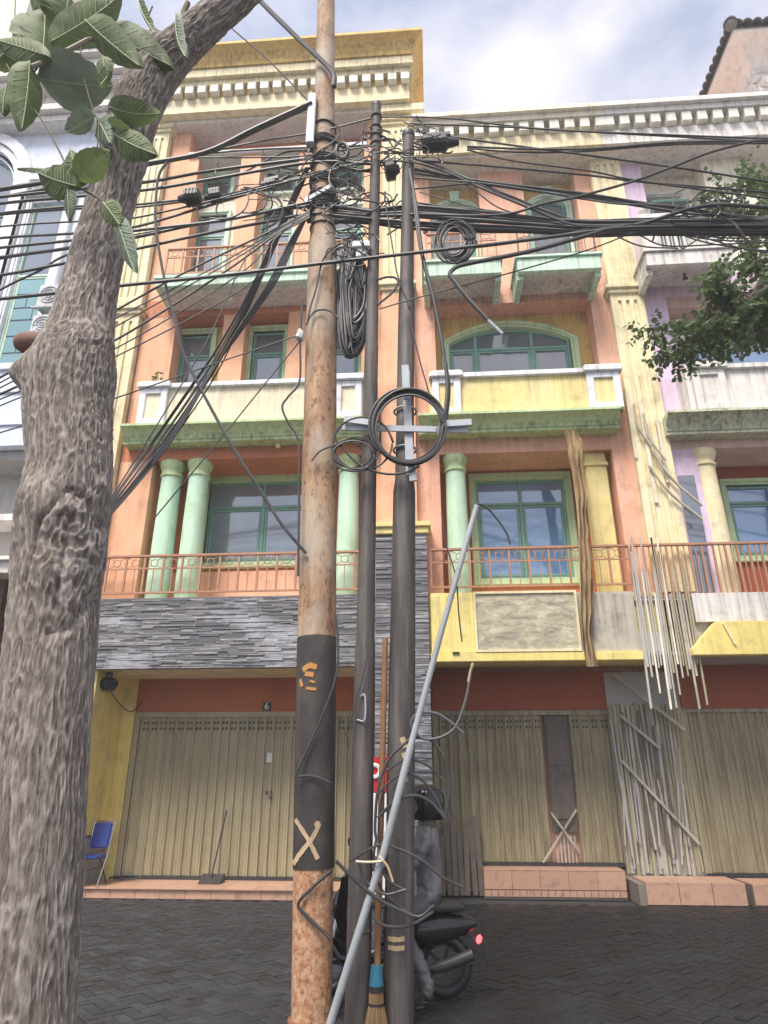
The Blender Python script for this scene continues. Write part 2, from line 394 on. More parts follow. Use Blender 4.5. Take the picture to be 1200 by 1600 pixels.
M['trousers'] = paint('dark_trousers_cloth', (0.10,0.097,0.10), amount=0.4, rough=0.4)
M['skin'] = N('skin').out((0.30,0.16,0.10), 0.5)
M['string'] = N('pale_string').out((0.62,0.55,0.42), 0.8)
M['mark'] = paint('tan_paint_mark', (0.52,0.38,0.22), amount=0.5)
M['amber'] = paint('amber_paint_mark', (0.46,0.22,0.06), amount=0.5)
M['board'] = None
s = N('weathered_signboard')
c_ = s.ramp(s.noise(2.0, s.map((1.2,1,3.6)), 9, 0.78, 0.5), [(0.3,(0.14,0.12,0.09)), (0.44,(0.33,0.30,0.23)), (0.56,(0.50,0.46,0.32)), (0.68,(0.70,0.68,0.60))])
s.bump(s.noise(12, detail=8), 0.6, 0.02); M['board'] = s.out(c_, 0.75)
s = N('tail_light'); s.b.inputs['Emission Color'].default_value = (1,0.05,0.06,1); s.b.inputs['Emission Strength'].default_value = 2.5; M['tail'] = s.out((0.6,0.02,0.02), 0.2)
M['boards'] = paint('grey_brown_board', (0.15,0.125,0.105), amount=0.6, dirt=(0.05,0.04,0.035))
M['paper'] = paint('paper_notice', (0.66,0.66,0.64), amount=0.3)
s = N('weathered_brown_cloth'); c_ = s.ramp(s.noise(3.2, s.map((4,1,0.35)), 7, 0.7), [(0.3,(0.12,0.08,0.05)), (0.45,(0.30,0.20,0.10)), (0.58,(0.42,0.31,0.17)), (0.72,(0.48,0.43,0.33))]); M['cloth'] = s.out(c_, 0.9)
M['rustedge'] = metalpaint('rust_stained_wood', (0.20,0.09,0.045), 0.5, 0.8)

# ================================================================== setting
g = MB().box(-400, 400, -300, 400, -0.6, -0.06).build('ground', M['asphalt'], kind='structure')
# herringbone paving between road and porches
pv = MB().box(-9, 9, 1.0, 12.6, -0.058, -0.035).build('paving', M['asphalt'], kind='structure')
def herring():
    L, W, gap = 0.21, 0.105, 0.008; out = []; c, s_ = math.cos(R(45)), math.sin(R(45))
    for i in range(-120, 121):
        for j in range(-120, 121):
            k = (i - j) % 4
            if k == 0: cx, cy, lx, ly = i+1, j+.5, 1, .5
            elif k == 3: cx, cy, lx, ly = i+.5, j+1, .5, 1
            else: continue
            x, y = cx*W, cy*W; X, Y = x*c-y*s_, x*s_+y*c + 8.5
            if -5.6 < X < 6.4 and 5.6 < Y < 11.44: out.append((X, Y, (lx*W-gap/2), (ly*W-gap/2)))
    return out
hb = herring(); hb.sort(key=lambda b: (b[1] if (-2.3+0*b[0] < b[0] < -0.3 or -0.1 < b[0] < 2.4) else b[1]+3))
bigm = {}
for n_, (X, Y, lx, ly) in enumerate(hb[:300]):
    key = lx > ly
    if key not in bigm:
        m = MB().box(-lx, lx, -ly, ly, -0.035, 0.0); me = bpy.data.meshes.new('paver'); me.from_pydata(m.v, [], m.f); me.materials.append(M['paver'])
        bm = bmesh.new(); bm.from_mesh(me); bmesh.ops.bevel(bm, geom=[e for e in bm.edges if all(v.co.z > -0.01 for v in e.verts)], offset=0.005, segments=1, affect='EDGES'); bm.to_mesh(me); bm.free(); bigm[key] = me
    o = link('paver', bigm[key], pv); o.location = (X, Y, random.uniform(-.006, 0)); o.rotation_euler = (random.uniform(-.012,.012), random.uniform(-.012,.012), R(45)+random.uniform(-.01,.01))
m = MB(); c45 = math.cos(R(45))
for X, Y, lx, ly in hb[300:]:
    dz = random.uniform(-.006, 0)
    m.obox((X, Y, -0.018+dz), (lx*c45, lx*c45, 0), (-ly*c45, ly*c45, 0), (0, 0, 0.0175))
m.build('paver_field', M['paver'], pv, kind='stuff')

# ================================================================== architecture helpers
W = 11.45           # face of the piers
def wall(mb, x0, x1, y0, y1, z0, z1, holes=()):
    xs = sorted({x0, x1, *[h[0] for h in holes], *[h[1] for h in holes]}); zs = sorted({z0, z1, *[h[2] for h in holes], *[h[3] for h in holes]})
    for a, b in zip(xs, xs[1:]):
        for c, d in zip(zs, zs[1:]):
            if not any(h[0] <= (a+b)/2 <= h[1] and h[2] <= (c+d)/2 <= h[3] for h in holes): mb.box(a, b, y0, y1, c, d)
    return mb
def frame_rect(mb, x0, x1, z0, z1, w, y0, y1):
    mb.box(x0, x0+w, y0, y1, z0, z1); mb.box(x1-w, x1, y0, y1, z0, z1); mb.box(x0+w, x1-w, y0, y1, z1-w, z1); mb.box(x0+w, x1-w, y0, y1, z0, z0+w)
def window(root, x0, x1, z0, z1, yw, tw=.13, mull=(), tran=None, tmat='trim', gmat='glass', fmat='teal', sash=()):
    m = MB(); frame_rect(m, x0, x1, z0, z1, tw*.62, yw-.07, yw+.05); frame_rect(m, x0+tw*.62, x1-tw*.62, z0+tw*.62, z1-tw*.62, tw*.38, yw-.045, yw+.12)
    win = m.build('window', M[tmat], root, bevel=.008)
    a, b, c, d = x0+tw, x1-tw, z0+tw, z1-tw; fw = .055
    m = MB(); frame_rect(m, a, b, c, d, fw, yw+.05, yw+.11)
    for mx_ in mull: m.box(mx_-fw*.6, mx_+fw*.6, yw+.052, yw+.108, c+fw, d-fw)
    xs = [a+fw] + [v for mm in mull for v in (mm-fw*.6, mm+fw*.6)] + [b-fw]; zr = [(c+fw, d-fw)]
    if tran:
        zr = [(c+fw, tran-fw*.5), (tran+fw*.5, d-fw)]
        for k in range(0, len(xs), 2): m.box(xs[k], xs[k+1], yw+.048, yw+.106, tran-fw*.5, tran+fw*.5)
    for k in range(0, len(xs), 2):
        frame_rect(m, xs[k]+.006, xs[k+1]-.006, zr[0][0]+.006, zr[0][1]-.006, .045, yw+.064, yw+.114)
    m.build('frame', M[fmat], win, bevel=.005)
    for k in range(0, len(xs), 2):
        for zl, zh in zr:
            MB().box(xs[k]-.01, xs[k+1]+.01, yw+.092, yw+.1, zl-.01, zh+.01).build('pane', M[gmat], win)
    return win
def arc_pts(x0, x1, zs, rise, n=18):
    h = (x1-x0)/2; Rr = (h*h+rise*rise)/(2*rise); cx = (x0+x1)/2; cz = zs+rise-Rr; a = math.asin(min(1, h/Rr))
    if rise > h: a = math.pi-a
    return [(cx+Rr*math.sin(-a+2*a*k/n), cz+Rr*math.cos(-a+2*a*k/n)) for k in range(n+1)]
def arch_wall(mb, x0, x1, z0, z1, y0, y1, ax0, ax1, az0, zs, rise):
    """wall slab with an arched hole"""
    wall(mb, x0, x1, y0, y1, z0, z1, [(ax0, ax1, az0, z1)] if az0 > z0 else [(ax0, ax1, z0, z1)])
    P = arc_pts(ax0, ax1, zs, rise)
    for (xa, za), (xb, zb) in zip(P, P[1:]): mb.prism([(xa, za), (xb, zb), (xb, z1), (xa, z1)], y0, y1, 'y')
def arch_strip(mb, x0, x1, z0, zs, rise, w, y0, y1):
    """band of width w inside an arch outline, legs included"""
    o = arc_pts(x0, x1, zs, rise); i = arc_pts(x0+w, x1-w, zs, max(.02, rise-w*.9))
    for k in range(len(o)-1): mb.prism([o[k], o[k+1], i[k+1], i[k]], y0, y1, 'y')
    mb.box(x0, x0+w, y0, y1, z0, zs); mb.box(x1-w, x1, y0, y1, z0, zs)
def arch_window(root, x0, x1, z0, zs, rise, yw, tw, mull, tran, tmat='trim', gmat='glass', keystone=False, fmat='teal', fan=0):
    m = MB(); arch_strip(m, x0, x1, z0, zs, rise, tw*.6, yw-.08, yw+.05); arch_strip(m, x0+tw*.6, x1-tw*.6, z0, zs, rise-tw*.55, tw*.4, yw-.05, yw+.1)
    if keystone: c = (x0+x1)/2; m.prism([(c-.09, zs+rise-.12), (c+.09, zs+rise-.12), (c+.12, zs+rise+.18), (c-.12, zs+rise+.18)], yw-.13, yw-.081, 'y')
    win = m.build('window', M[tmat], root)
    a, b, r2 = x0+tw, x1-tw, rise-tw*.95; fw = .055
    m = MB(); arch_strip(m, a, b, z0, zs, r2, fw, yw+.05, yw+.11)
    P = arc_pts(a+fw, b-fw, zs, r2-fw*.9, 24)
    def top(x):
        for (xa, za), (xb, zb) in zip(P, P[1:]):
            if xa-1e-6 <= x <= xb+1e-6: return za+(zb-za)*((x-xa)/max(1e-6, xb-xa))
        return zs
    for mx_ in mull: m.box(mx_-fw*.6, mx_+fw*.6, yw+.052, yw+.108, z0, top(mx_))
    xs = [a+fw] + [v for mm in mull for v in (mm-fw*.6, mm+fw*.6)] + [b-fw]
    for k in range(0, len(xs), 2):
        if tran: m.box(xs[k], xs[k+1], yw+.048, yw+.106, tran-fw*.5, tran+fw*.5); frame_rect(m, xs[k]+.006, xs[k+1]-.006, z0, tran-fw*.5-.006, .04, yw+.064, yw+.114)
    if fan:
        c = (a+b)/2
        for k in range(1, fan):
            t = math.pi*k/fan; m.bar((c, yw+.08, tran), (c+math.cos(t)*(b-a)*.5, yw+.08, tran+math.sin(t)*(b-a)*.5*.97), .05, .05)
    m.build('frame', M[fmat], win)
    for k in range(0, len(xs), 2):
        if tran: MB().box(xs[k]-.01, xs[k+1]+.01, yw+.092, yw+.1, z0, tran).build('pane', M[gmat], win)
        lo = tran or z0; q = [(xs[k]-.01, lo), (xs[k+1]+.01, lo)]
        q += [(xs[k+1]+.01, top(xs[k+1]))] + [p for p in reversed(P) if xs[k] < p[0] < xs[k+1]] + [(xs[k]-.01, top(xs[k]))]
        MB().prism(q, yw+.092, yw+.1, 'y').build('pane', M[gmat], win)
    return win
def pilaster(root, x0, x1, segs, mat, yf=11.28, yb=11.5, caps=(), nf=3):
    m = MB(); w = x1-x0; fw = w*.11
    for z0, z1 in segs:
        cs = [x0+w*(.26+.24*k) for k in range(nf)]
        prof = [(x0, yb), (x0, yf)]
        for c in cs: prof += [(c-fw/2, yf), (c-fw*.36, yf+.04), (c+fw*.36, yf+.04), (c+fw/2, yf)]
        prof += [(x1, yf), (x1, yb)]
        m.prism([(p, q) for p, q in prof], z0+.22, z1-.16, 'z')
        m.box(x0, x1, yf, yb, z0, z0+.22); m.box(x0, x1, yf, yb, z1-.16, z1)
    o = m.build('pilaster', mat, root)
    for z in caps:
        m = MB(); m.box(x0-.05, x1+.05, yf-.05, yb, z, z+.10); m.box(x0-.09, x1+.09, yf-.10, yb, z+.10, z+.2); m.box(x0-.03, x1+.03, yf-.03, yb, z+.2, z+.26)
        m.build('capital', mat, o, bevel=.012)
    return o
def column(root, x, y, z0, z1, r, mat):
    o = MB().lathe([(r*1.0, 0), (r*1.02, .5), (r*.98, (z1-z0)*.6), (r*.93, z1-z0-.34)], (x, y, z0), 28).build('column', mat, root, smooth=True)
    h = z1-z0
    MB().lathe([(r*.93, h-.34), (r*1.07, h-.325), (r*1.07, h-.28), (r*.97, h-.265), (r*.98, h-.2), (r*1.08, h-.17), (r*1.2, h-.09), (r*1.23, h-.05), (r*1.2, h-.01), (r*1.12, h)], (x, y, z0), 28).build('capital', M['lime'] if mat is M['mintcol'] else mat, o, smooth=True)
    return o
def parapet(root, x0, x1, y, z0, z1, posts, fill, post='white'):
    """solid balcony wall with framed posts and coping"""
    p = MB().box(x0, x1, y+.05, y+.2, z0, z1-.13).build('parapet', M[fill], root)
    inner = sorted(posts); xs = [x0] + [v for q in inner for v in q] + [x1]
    for a, b in inner:
        m = MB(); frame_rect(m, a, b, z0, z1-.14, .13, y-.03, y+.22); po = m.build('post', M[post], p, bevel=.01)
        MB().box(a+.12, b-.12, y+.01, y+.05, z0+.12, z1-.26).build('inset_panel', M[fill], p)
        m = MB(); m.box(a-.05, b+.05, y-.09, y+.27, z1-.14, z1-.02); m.box(a-.02, b+.02, y-.05, y+.24, z1-.02, z1+.02); m.build('post_cap', M[post], p, bevel=.012)
    for k in range(0, len(xs)-1):
        a, b = xs[k], xs[k+1]
        if b-a > .02 and not any(abs(a-q[0]) < 1e-6 and abs(b-q[1]) < 1e-6 for q in inner):
            MB().box(a+.05 if k else a, b-.05, y-.02, y+.22, z1-.14, z1-.03).build('coping', M[post], p, bevel=.012)
    return p
def ledge(root, x0, x1, mat, zt=8.12, zb=7.80, yo=10.93, yi=11.2, ret_l=True):
    pr = [(yo, zt), (yo, zt-.05)]
    for k in range(1, 7): t = k/6; pr.append((yo+(yi-yo-.05)*(.35*t+.65*math.sin(t*math.pi/2)), zt-.05-(zt-zb-.11)*(.45*t+.55*(1-math.cos(t*math.pi/2)))))
    pr += [(yi-.03, zb+.06), (yi-.03, zb), (W+.02, zb), (W+.02, zt)]
    MB().prism(pr, x0, x1).build('balcony_ledge', M[mat], root)
def railing(root, x0, x1, y, z0, z1, n, mat, style='ring', thick=.035):
    m = MB(); m.box(x0, x1, y-.03, y+.03, z1-.045, z1); r = m.build('railing', mat, root, bevel=.006)
    MB().box(x0, x1, y-.02, y+.02, z0, z0+.03).build('bottom_rail', mat, r)
    zm = z1-(z1-z0)*.36
    if style != 'plain': MB().box(x0, x1, y-.012, y+.012, zm-.01, zm+.01).build('middle_rail', mat, r)
    d = (x1-x0)/n
    for k in range(n+1): MB().box(x0+k*d-thick/2, x0+k*d+thick/2, y-.018, y+.018, z0+.03, z1-.045).build('baluster', mat, r)
    for k in range(n):
        c = x0+(k+.5)*d; h = (z1-.045-zm)/2; zc = zm+h
        if style == 'plain':
            MB().box(c-.008, c+.008, y-.008, y+.008, z0+.03, z1-.045).build('thin_bar', mat, r)
        else:
            MB().box(c-.007, c+.007, y-.007, y+.007, z0+.03, zm-.01).build('thin_bar', mat, r)
            m = MB().ring((c, y, zc), min(.075, h*.62), .009, n=14, m=4); q = min(.075, h*.62)*.72
            for sx in (-1, 1):
                for sz in (-1, 1): m.bar((c+sx*q, y, zc+sz*q), (c+sx*(d/2-.02), y, zc+sz*h*.95), .012)
            m.build('scroll', mat, r)
    return r
_sl = {}
def shutter_door(root, x0, x1, y, z0, z1, mat, pitch=.165, gap=None, holes=True, alt=None):
    m = MB(); m.box(x0-.10, x1+.04, y-.05, y+.08, z1, z1+.09); s_ = m.build('folding_shutter', mat, root)
    MB().box(x0-.10, x0-.005, y-.04, y+.08, z0, z1).build('side_post', mat, s_)
    MB().box(x0-.1, x1+.04, y-.06, y+.05, z0-.03, z0+.025).build('floor_track', M['darkmetal'], s_)
    key = (mat.name, round(z1-z0, 3))
    if key not in _sl:
        p = pitch; pr = [(0, .0), (p*.10, .0), (p*.14, -.042), (p*.26, -.046), (p*.31, 0), (p*.62, .006), (p*.66, .0), (p*.70, .006), (p*.985, .0), (p*.985, .012), (0, .012)]
        q = MB().prism(pr, 0.03, z1-z0, 'z'); me = bpy.data.meshes.new('slat'); me.from_pydata(q.v, [], q.f); me.materials.append(mat); me.materials.append(M['ridge']); [setattr(pp, 'material_index', 1) for pp in me.polygons if -.036 < pp.center.y < -.012 and pp.center.x < p*.36]; _sl[key] = me
    n = int((x1-x0)/pitch); hm = MB()
    for k in range(n):
        x = x0+k*pitch
        if gap and gap[0] < x+pitch/2 < gap[1]: continue
        o = link('slat', _sl[key], s_); o.location = (x, y+random.uniform(-.006,.006), z0); o.rotation_euler = (0, 0, random.uniform(-.05,.05))
        if holes:
            for zz in (.10, .20):
                for xx in (.45, .83): hm.box(x+p_x(xx), x+p_x(xx)+.028, y-.012, y+.004, z1-zz-.022, z1-zz+.022)
    if hm.v: hm.build('vent_holes', M['darkmetal'], s_, kind='stuff')
    return s_
def p_x(f): return .165*f-.014
def dentil_row(parent, x0, x1, y0, y1, z0, z1, pitch, mat, w=.6):
    n = int(round((x1-x0)/pitch)); me = MB().box(-pitch*w/2, pitch*w/2, y0, y1, z0, z1); b = bpy.data.meshes.new('dentil'); b.from_pydata(me.v, [], me.f); b.materials.append(mat)
    bm = bmesh.new(); bm.from_mesh(b); bmesh.ops.bevel(bm, geom=bm.edges[:], offset=.012, segments=1, affect='EDGES'); bm.to_mesh(b); bm.free()
    for k in range(n): o = link('dentil', b, parent); o.location.x = x0+(k+.5)*pitch
def ledgers(root, name, x0, x1, y, z0, z1, side=None):
    base = MB().box(x0, x1, y, y+.12, z0, z1).build(name, M['grout'], root); bx = []
    z = z0
    while z < z1-.012:
        h = min(random.uniform(.024, .042), z1-z); x = x0
        while x < x1-.02:
            L = min(random.uniform(.16, .55), x1-x); L = x1-x if x1-x-L < .08 else L
            bx.append((x+.002, x+L-.002, y-random.uniform(.012, .034), y+.01, z+.002, z+h-.002)); x += L
        z += h
    return base, bx

# ================================================================== house 1: peach shophouse with the stone band (number 6)
A = thing('shop_house', 'peach four-storey shophouse with grey stone band, mint columns and golden roof cornice', 'house', (-3.4, 11.5, 0))
m = MB(); m.box(-6.7, -.03, 12.62, 20, 0, 16.7); m.build('house_body', M['peach'], A)
m = MB()
for a, b in ((-6.03, -5.36), (-1.17, -.75)): m.box(a, b, W, 12.3, 4.68, 7.55)
for a, b in ((-6.03, -5.3), (-4.25, -3.77), (-2.84, -2.2), (-1.27, -.75)): m.box(a, b, W, 11.85, 8.12, 11.02); m.box(a, b, W, 11.9, 11.47, 15.75)
m.box(-6.03, -5.58, W, 11.9, 15.75, 16.75); m.box(-1.2, -.75, W, 11.9, 15.75, 16.75)
m.build('pier', M['peach'], A)
for a, b in ((7.55, 8.1), (11.02, 11.46)): MB().box(-6.03, -.75, W-.002, 12.6, a, b).build('lintel_beam', M['rust_orange'], A)
m = wall(MB(), -5.36, -1.17, 12.3, 12.6, 4.68, 7.55, [(-4.47, -2.13, 5.69, 7.45)]); m.build('first_floor_wall', M['rust_orange'], A)
MB().box(-5.36, -1.17, 12.27, 12.298, 4.68, 5.5).build('dado', M['salmon'], A)
window(A, -4.6, -2.0, 5.56, 7.56, 12.3, .13, mull=(-3.33,), tran=6.88, gmat='glasspale')
wins = ((-5.45, -4.5), (-3.82, -2.88), (-2.16, -1.25))
m = wall(MB(), -5.6, -.8, 11.85, 12.6, 8.1, 11.2, [(a+.12, b-.12, 9.12, 10.84) for a, b in wins]); m.build('second_floor_wall', M['ochre'], A)
for a, b in wins: window(A, a, b, 9.0, 10.96, 11.85, .12, tran=10.3)
m = wall(MB(), -5.6, -.8, 11.9, 12.6, 11.4, 15.9, [(a+.11, b-.11, 11.8, 14.33) for a, b in wins] + [(a+.11, b-.11, 14.97, 15.6) for a, b in wins]); m.build('third_floor_wall', M['palecream'], A)
for a, b in wins:
    window(A, a, b, 11.69, 14.44, 11.9, .11, tran=13.75, tmat='trimmint'); window(A, a, b, 14.86, 15.71, 11.9, .11, tmat='trimmint', gmat='glassdark')
m = MB(); m.box(-5.57, -1.21, 11.38, 11.9, 15.76, 15.88); m.build('window_hood', M['white'], A, bevel=.01)
MB().box(-5.57, -1.21, 11.9, 12.6, 15.9, 16.75).build('attic_wall', M['rust_orange'], A)
column(A, -5.02, 11.62, 4.68, 7.56, .205, M['mintcol']); column(A, -4.47, 11.62, 4.68, 7.56, .205, M['mintcol']); column(A, -1.49, 11.62, 4.68, 7.56, .205, M['mintcol'])
ledge(A, -5.9, -.88, 'lime')
parapet(A, -5.62, -.9, 11.0, 8.12, 9.07, [(-5.62, -5.06), (-1.72, -1.2)], 'parapet')
# third floor balcony
m = MB(); m.box(-5.53, -1.2, 10.7, W, 11.2, 11.47); m.box(-5.56, -1.17, 10.66, W, 11.39, 11.48); m.build('balcony_slab', M['mint'], A, bevel=.012)
MB().box(-5.4, -1.3, 10.85, W-.01, 11.17, 11.2).build('balcony_soffit', M['soffit'], A)
railing(A, -5.38, -1.3, 10.76, 11.56, 12.26, 12, M['railbrown'])
m = MB().lathe([(.015, 0), (.05, .05), (.055, .09), (.02, .1), (.02, .16)], (-4.0, 11.05, 11.02), 10); m.build('soffit_lamp', M['cream'], A, smooth=True)
m = MB().lathe([(.03, 0), (.05, .03), (.03, .1), (.02, .14)], (-2.85, 11.3, 7.68), 10); m.build('soffit_lamp', M['cream'], A, smooth=True)
pilaster(A, -6.70, -6.06, [(4.68, 11.0), (11.26, 16.45)], M['cream'], caps=(11.0, 16.45))
pilaster(A, -.82, -.2, [(5.95, 11.3), (11.55, 16.2)], M['cream'], caps=(11.3, 16.2), nf=2)
m = MB(); m.box(-.84, -.18, 11.27, 11.6, 5.9, 11.2); m.build('pilaster_backing', M['peach'], A)
# first floor slab, porch and stone band
m = MB(); m.box(-6.2, -.85, 11.2, 12.62, 3.47, 4.66); m.build('floor_slab', M['cream'], A)
base, bx = ledgers(A, 'stone_band', -6.25, -.92, 11.12, 3.46, 4.69)
pieces('ledger_stone', bx, M['ledger'], base)
base, bx = ledgers(A, 'stone_pier', -.92, -.02, 11.08, 0.0, 5.75)
MB().box(-.9, -.04, 11.2, 12.6, 0, 5.75).build('pier_core', M['greywall'], A)
pieces('ledger_stone', bx, M['ledger'], base, key=lambda b: (b[0] < -.6, -b[4]) if b[4] > 1.4 else (True, -b[4]+50))
m = MB(); m.box(-.95, .02, 11.02, 11.6, 5.75, 5.87); m.box(-.99, .06, 10.98, 11.64, 5.87, 5.97); m.build('pier_cap', M['yellow'], A, bevel=.015)
railing(A, -6.15, -.96, 11.16, 4.78, 5.5, 15, M['railbrown'])
# porch
m = MB(); m.box(-6.1, -5.72, 11.25, 12.6, .86, 3.5); m.box(-5.72, -5.49, 12.44, 12.6, .13, 3.5); m.build('porch_side_wall', M['lemon'], A)
m = MB(); m.box(-6.14, -5.69, 11.3, 12.6, 0.1, .84); m.build('plinth', M['grout'], A)
pieces('wall_tile', [(-5.69, -5.67, 11.32+k*.3, 11.6+k*.3, .12+j*.24, .34+j*.24) for k in range(4) for j in range(3)], M['greytile'], A)
MB().box(-5.488, -.9, 12.43, 12.6, 2.87, 3.5).build('shop_lintel', M['shadedorange'], A)
shutter_door(A, -5.38, -.92, 12.5, .17, 2.78, M['shutter'])
MB().box(-2.97, -2.87, 12.452, 12.462, 2.0, 2.16).build('notice', M['paper'], A)
m = MB()
for x, z in ((-2.93, 1.50), (-2.86, 1.51), (-2.86, 1.42)): m.box(x-.02, x+.02, 12.45, 12.462, z-.03, z+.03)
m.build('latch_hole', M['darkmetal'], A)
po = MB().box(-6.4, -.92, 11.56, 12.6, -.02, .13).build('porch_step', M['grout'], A)
pieces('floor_tile', [(-6.3+k*.5, -6.3+k*.5+.494, 11.5+j*.34, 11.5+j*.34+.334, .13, .145) for k in range(11) for j in range(3)], M['tile'], po)
pieces('riser_tile', [(-6.3+k*.4, -6.3+k*.4+.393, 11.535, 11.56, .0, random.choice((.12,.127,.127))) for k in range(13)], M['tile'], po)
# house number
cu = bpy.data.curves.new('digit', 'FONT'); cu.body = '6'; cu.size = .16; cu.extrude = .003; cu.align_x = 'CENTER'; cu.align_y = 'CENTER'
tmp = bpy.data.objects.new('tmp', cu); COL.objects.link(tmp); bpy.context.view_layer.update()
me6 = bpy.data.meshes.new_from_object(tmp.evaluated_get(bpy.context.evaluated_depsgraph_get())); bpy.data.objects.remove(tmp); me6.name = 'digit'
me6.materials.clear(); me6.materials.append(M['whitepl'])
num = thing('house_number', 'small black house number plate with white 6 above the left shutter', 'sign', (-3.02, 12.43, 2.93))
p6 = MB().box(-3.095, -2.945, 12.41, 12.438, 2.88, 3.03).build('plate', M['black'], num)
d6 = link('digit', me6, num); d6.location = (-3.02, 12.406, 2.955); d6.rotation_euler = (R(90), 0, 0)
# roof cornice of house 1
m = MB(); m.box(-6.35, -.16, 11.0, 12.0, 16.72, 17.2); c = m.build('roof_cornice', M['cream'], A, bevel=.01)
MB().box(-6.2, -.3, 11.2, 12.6, 16.62, 16.75).build('roof_soffit', M['soffit'], c)
MB().box(-6.38, -.13, 11.02, 20, 17.2, 17.46).build('dentil_band', M['gold'], c)
dentil_row(c, -6.3, -.2, 10.84, 11.03, 17.2, 17.44, .31, M['dentil'], .66)
me = MB(); me.box(-6.42, -.10, 10.86, 20, 17.46, 17.62); me.box(-6.47, -.06, 10.76, 20, 17.62, 17.9); me.build('moulding', M['cream'], c, bevel=.012)
# golden cove mitred round three sides
m = MB(); L0, L1 = [], []
prof = [(0, 17.9), (.02, 18.0), (.07, 18.12), (.15, 18.22), (.25, 18.29), (.27, 18.30), (.27, 18.38)]
vs_ = []
for q, z in prof: vs_ += [(-6.45-q, 20, z), (-6.45-q, 10.72-q, z), (-.08+q, 10.72-q, z), (-.08+q, 20, z)]
n_ = len(prof); fs_ = [(i*4+k, i*4+k+1, i*4+k+5, i*4+k+4) for i in range(n_-1) for k in range(3)]
fs_ += [((n_-1)*4, (n_-1)*4+1, (n_-1)*4+2, (n_-1)*4+3), (3, 2, 1, 0)]
m.add(vs_, fs_).build('cove', M['gold'], c)
m = MB(); m.box(-.2, -.03, 11.6, 20, 15.8, 17.2); m.build('gable_wall', M['gold'], A)
MB().box(-.86, .18, 11.1, 11.7, 16.46, 16.71).build('corner_block', M['cream'], A, bevel=.02)

# ================================================================== house 2
B = thing('shop_house', 'peach and ochre middle shophouse with wide arched window and two small mint balconies', 'house', (1.8, 11.5, 0))
m = MB(); m.box(-.02, 4.2, 12.62, 20, 0, 14.9); m.build('house_body', M['salmon'], B)
m = MB(); m.box(-.2, .26, W, 12.3, 4.68, 11.2); m.box(3.5, 3.86, W, 12.3, 4.68, 11.2)
m.box(-.2, .24, W, 11.9, 11.2, 14.95); m.box(1.36, 2.36, W, 11.9, 11.2, 14.95); m.box(3.52, 3.95, W, 11.9, 11.2, 14.95); m.build('pier', M['salmon'], B)
MB().box(.26, 3.5, W-.002, 12.6, 7.5, 8.1).build('lintel_beam', M['salmon'], B); MB().box(.26, 3.5, W+.003, 12.6, 11.0, 11.4).build('lintel_beam', M['salmon'], B)
m = wall(MB(), .26, 3.5, 12.3, 12.6, 4.68, 7.5, [(.97, 2.75, 5.25, 7.32)]); m.build('first_floor_wall', M['rust_orange'], B)
window(B, .85, 2.87, 5.12, 7.44, 12.3, .13, mull=(1.86,), tran=6.8, gmat='glassblue')
m = MB(); arch_wall(m, .26, 3.5, 8.1, 11.0, 11.9, 12.6, .55, 3.1, 8.4, 10.36, .36); m.build('second_floor_wall', M['ochre'], B)
arch_window(B, .4, 3.25, 8.3, 10.33, .5, 11.9, .15, (1.12, 2.3), 10.2)
m = MB(); arch_wall(m, .1, 1.5, 11.3, 14.95, 11.9, 12.6, .4, 1.26, 11.35, 14.05, .22); arch_wall(m, 2.2, 3.6, 11.3, 14.95, 11.9, 12.6, 2.57, 3.37, 11.35, 14.05, .22); m.build('third_floor_wall', M['ochre'], B)
arch_window(B, .27, 1.39, 11.38, 14.05, .32, 11.9, .13, (), 13.55, 'trimmint', keystone=True); arch_window(B, 2.44, 3.5, 11.38, 14.05, .32, 11.9, .13, (), 13.55, 'trimmint', keystone=True)
column(B, .56, 11.62, 4.68, 7.5, .2, M['mintcol'])
m = MB(); m.box(3.0, 3.4, 11.56, 11.8, 4.68, 7.5); m.box(2.97, 3.43, 11.53, 11.83, 7.2, 7.3); m.build('square_pillar', M['yellow'], B, bevel=.02)
ledge(B, -.12, 3.62, 'lime')
parapet(B, .1, 3.72, 11.0, 8.12, 9.05, [(.16, .7), (3.08, 3.7)], 'yellow')
for x0, x1 in ((.06, 1.6), (1.92, 3.56)):
    m = MB(); m.box(x0, x1, 10.6, 10.72, 11.05, 11.37); m.box(x0, x0+.12, 10.72, W, 10.95, 11.37); m.box(x1-.12, x1, 10.72, W, 10.95, 11.37); m.box(x0+.12, x1-.12, 10.72, W, 11.2, 11.37); m.box(x0-.04, x1+.04, 10.56, W, 11.372, 11.44)
    s_ = m.build('balcony_slab', M['mint'], B, bevel=.01)
    MB().box(x0+.12, x1-.12, 10.72, W, 11.17, 11.199).build('balcony_soffit', M['soffit'], s_)
    MB().lathe([(.05, 0), (.055, .03), (.03, .07), (.02, .16)], ((x0+x1)/2+.1, 11.05, 11.03), 10).build('bulb', M['offwhite'], s_, smooth=True)
    railing(B, x0+.06, x1-.06, 10.66, 11.5, 12.2, 4, M['raildark'] if x0 > 1 else M['railbrown'], thick=.03)
    for x in (x0+.06, x1-.06): MB().lathe([(.02, 0), (.05, .03), (.06, .07), (.04, .12), (.0, .13)], (x, 10.66, 12.2), 10).build('finial', M['raildark'], B, smooth=True)
pilaster(B, 3.86, 4.52, [(4.68, 10.95), (11.22, 14.72)], M['cream'], caps=(10.95, 14.72))
railing(B, .04, 3.45, 11.16, 4.78, 5.5, 10, M['railbrown'])
m = MB(); m.box(-.02, 3.9, 11.2, 12.62, 3.62, 4.66); m.build('floor_slab', M['lemon'], B)
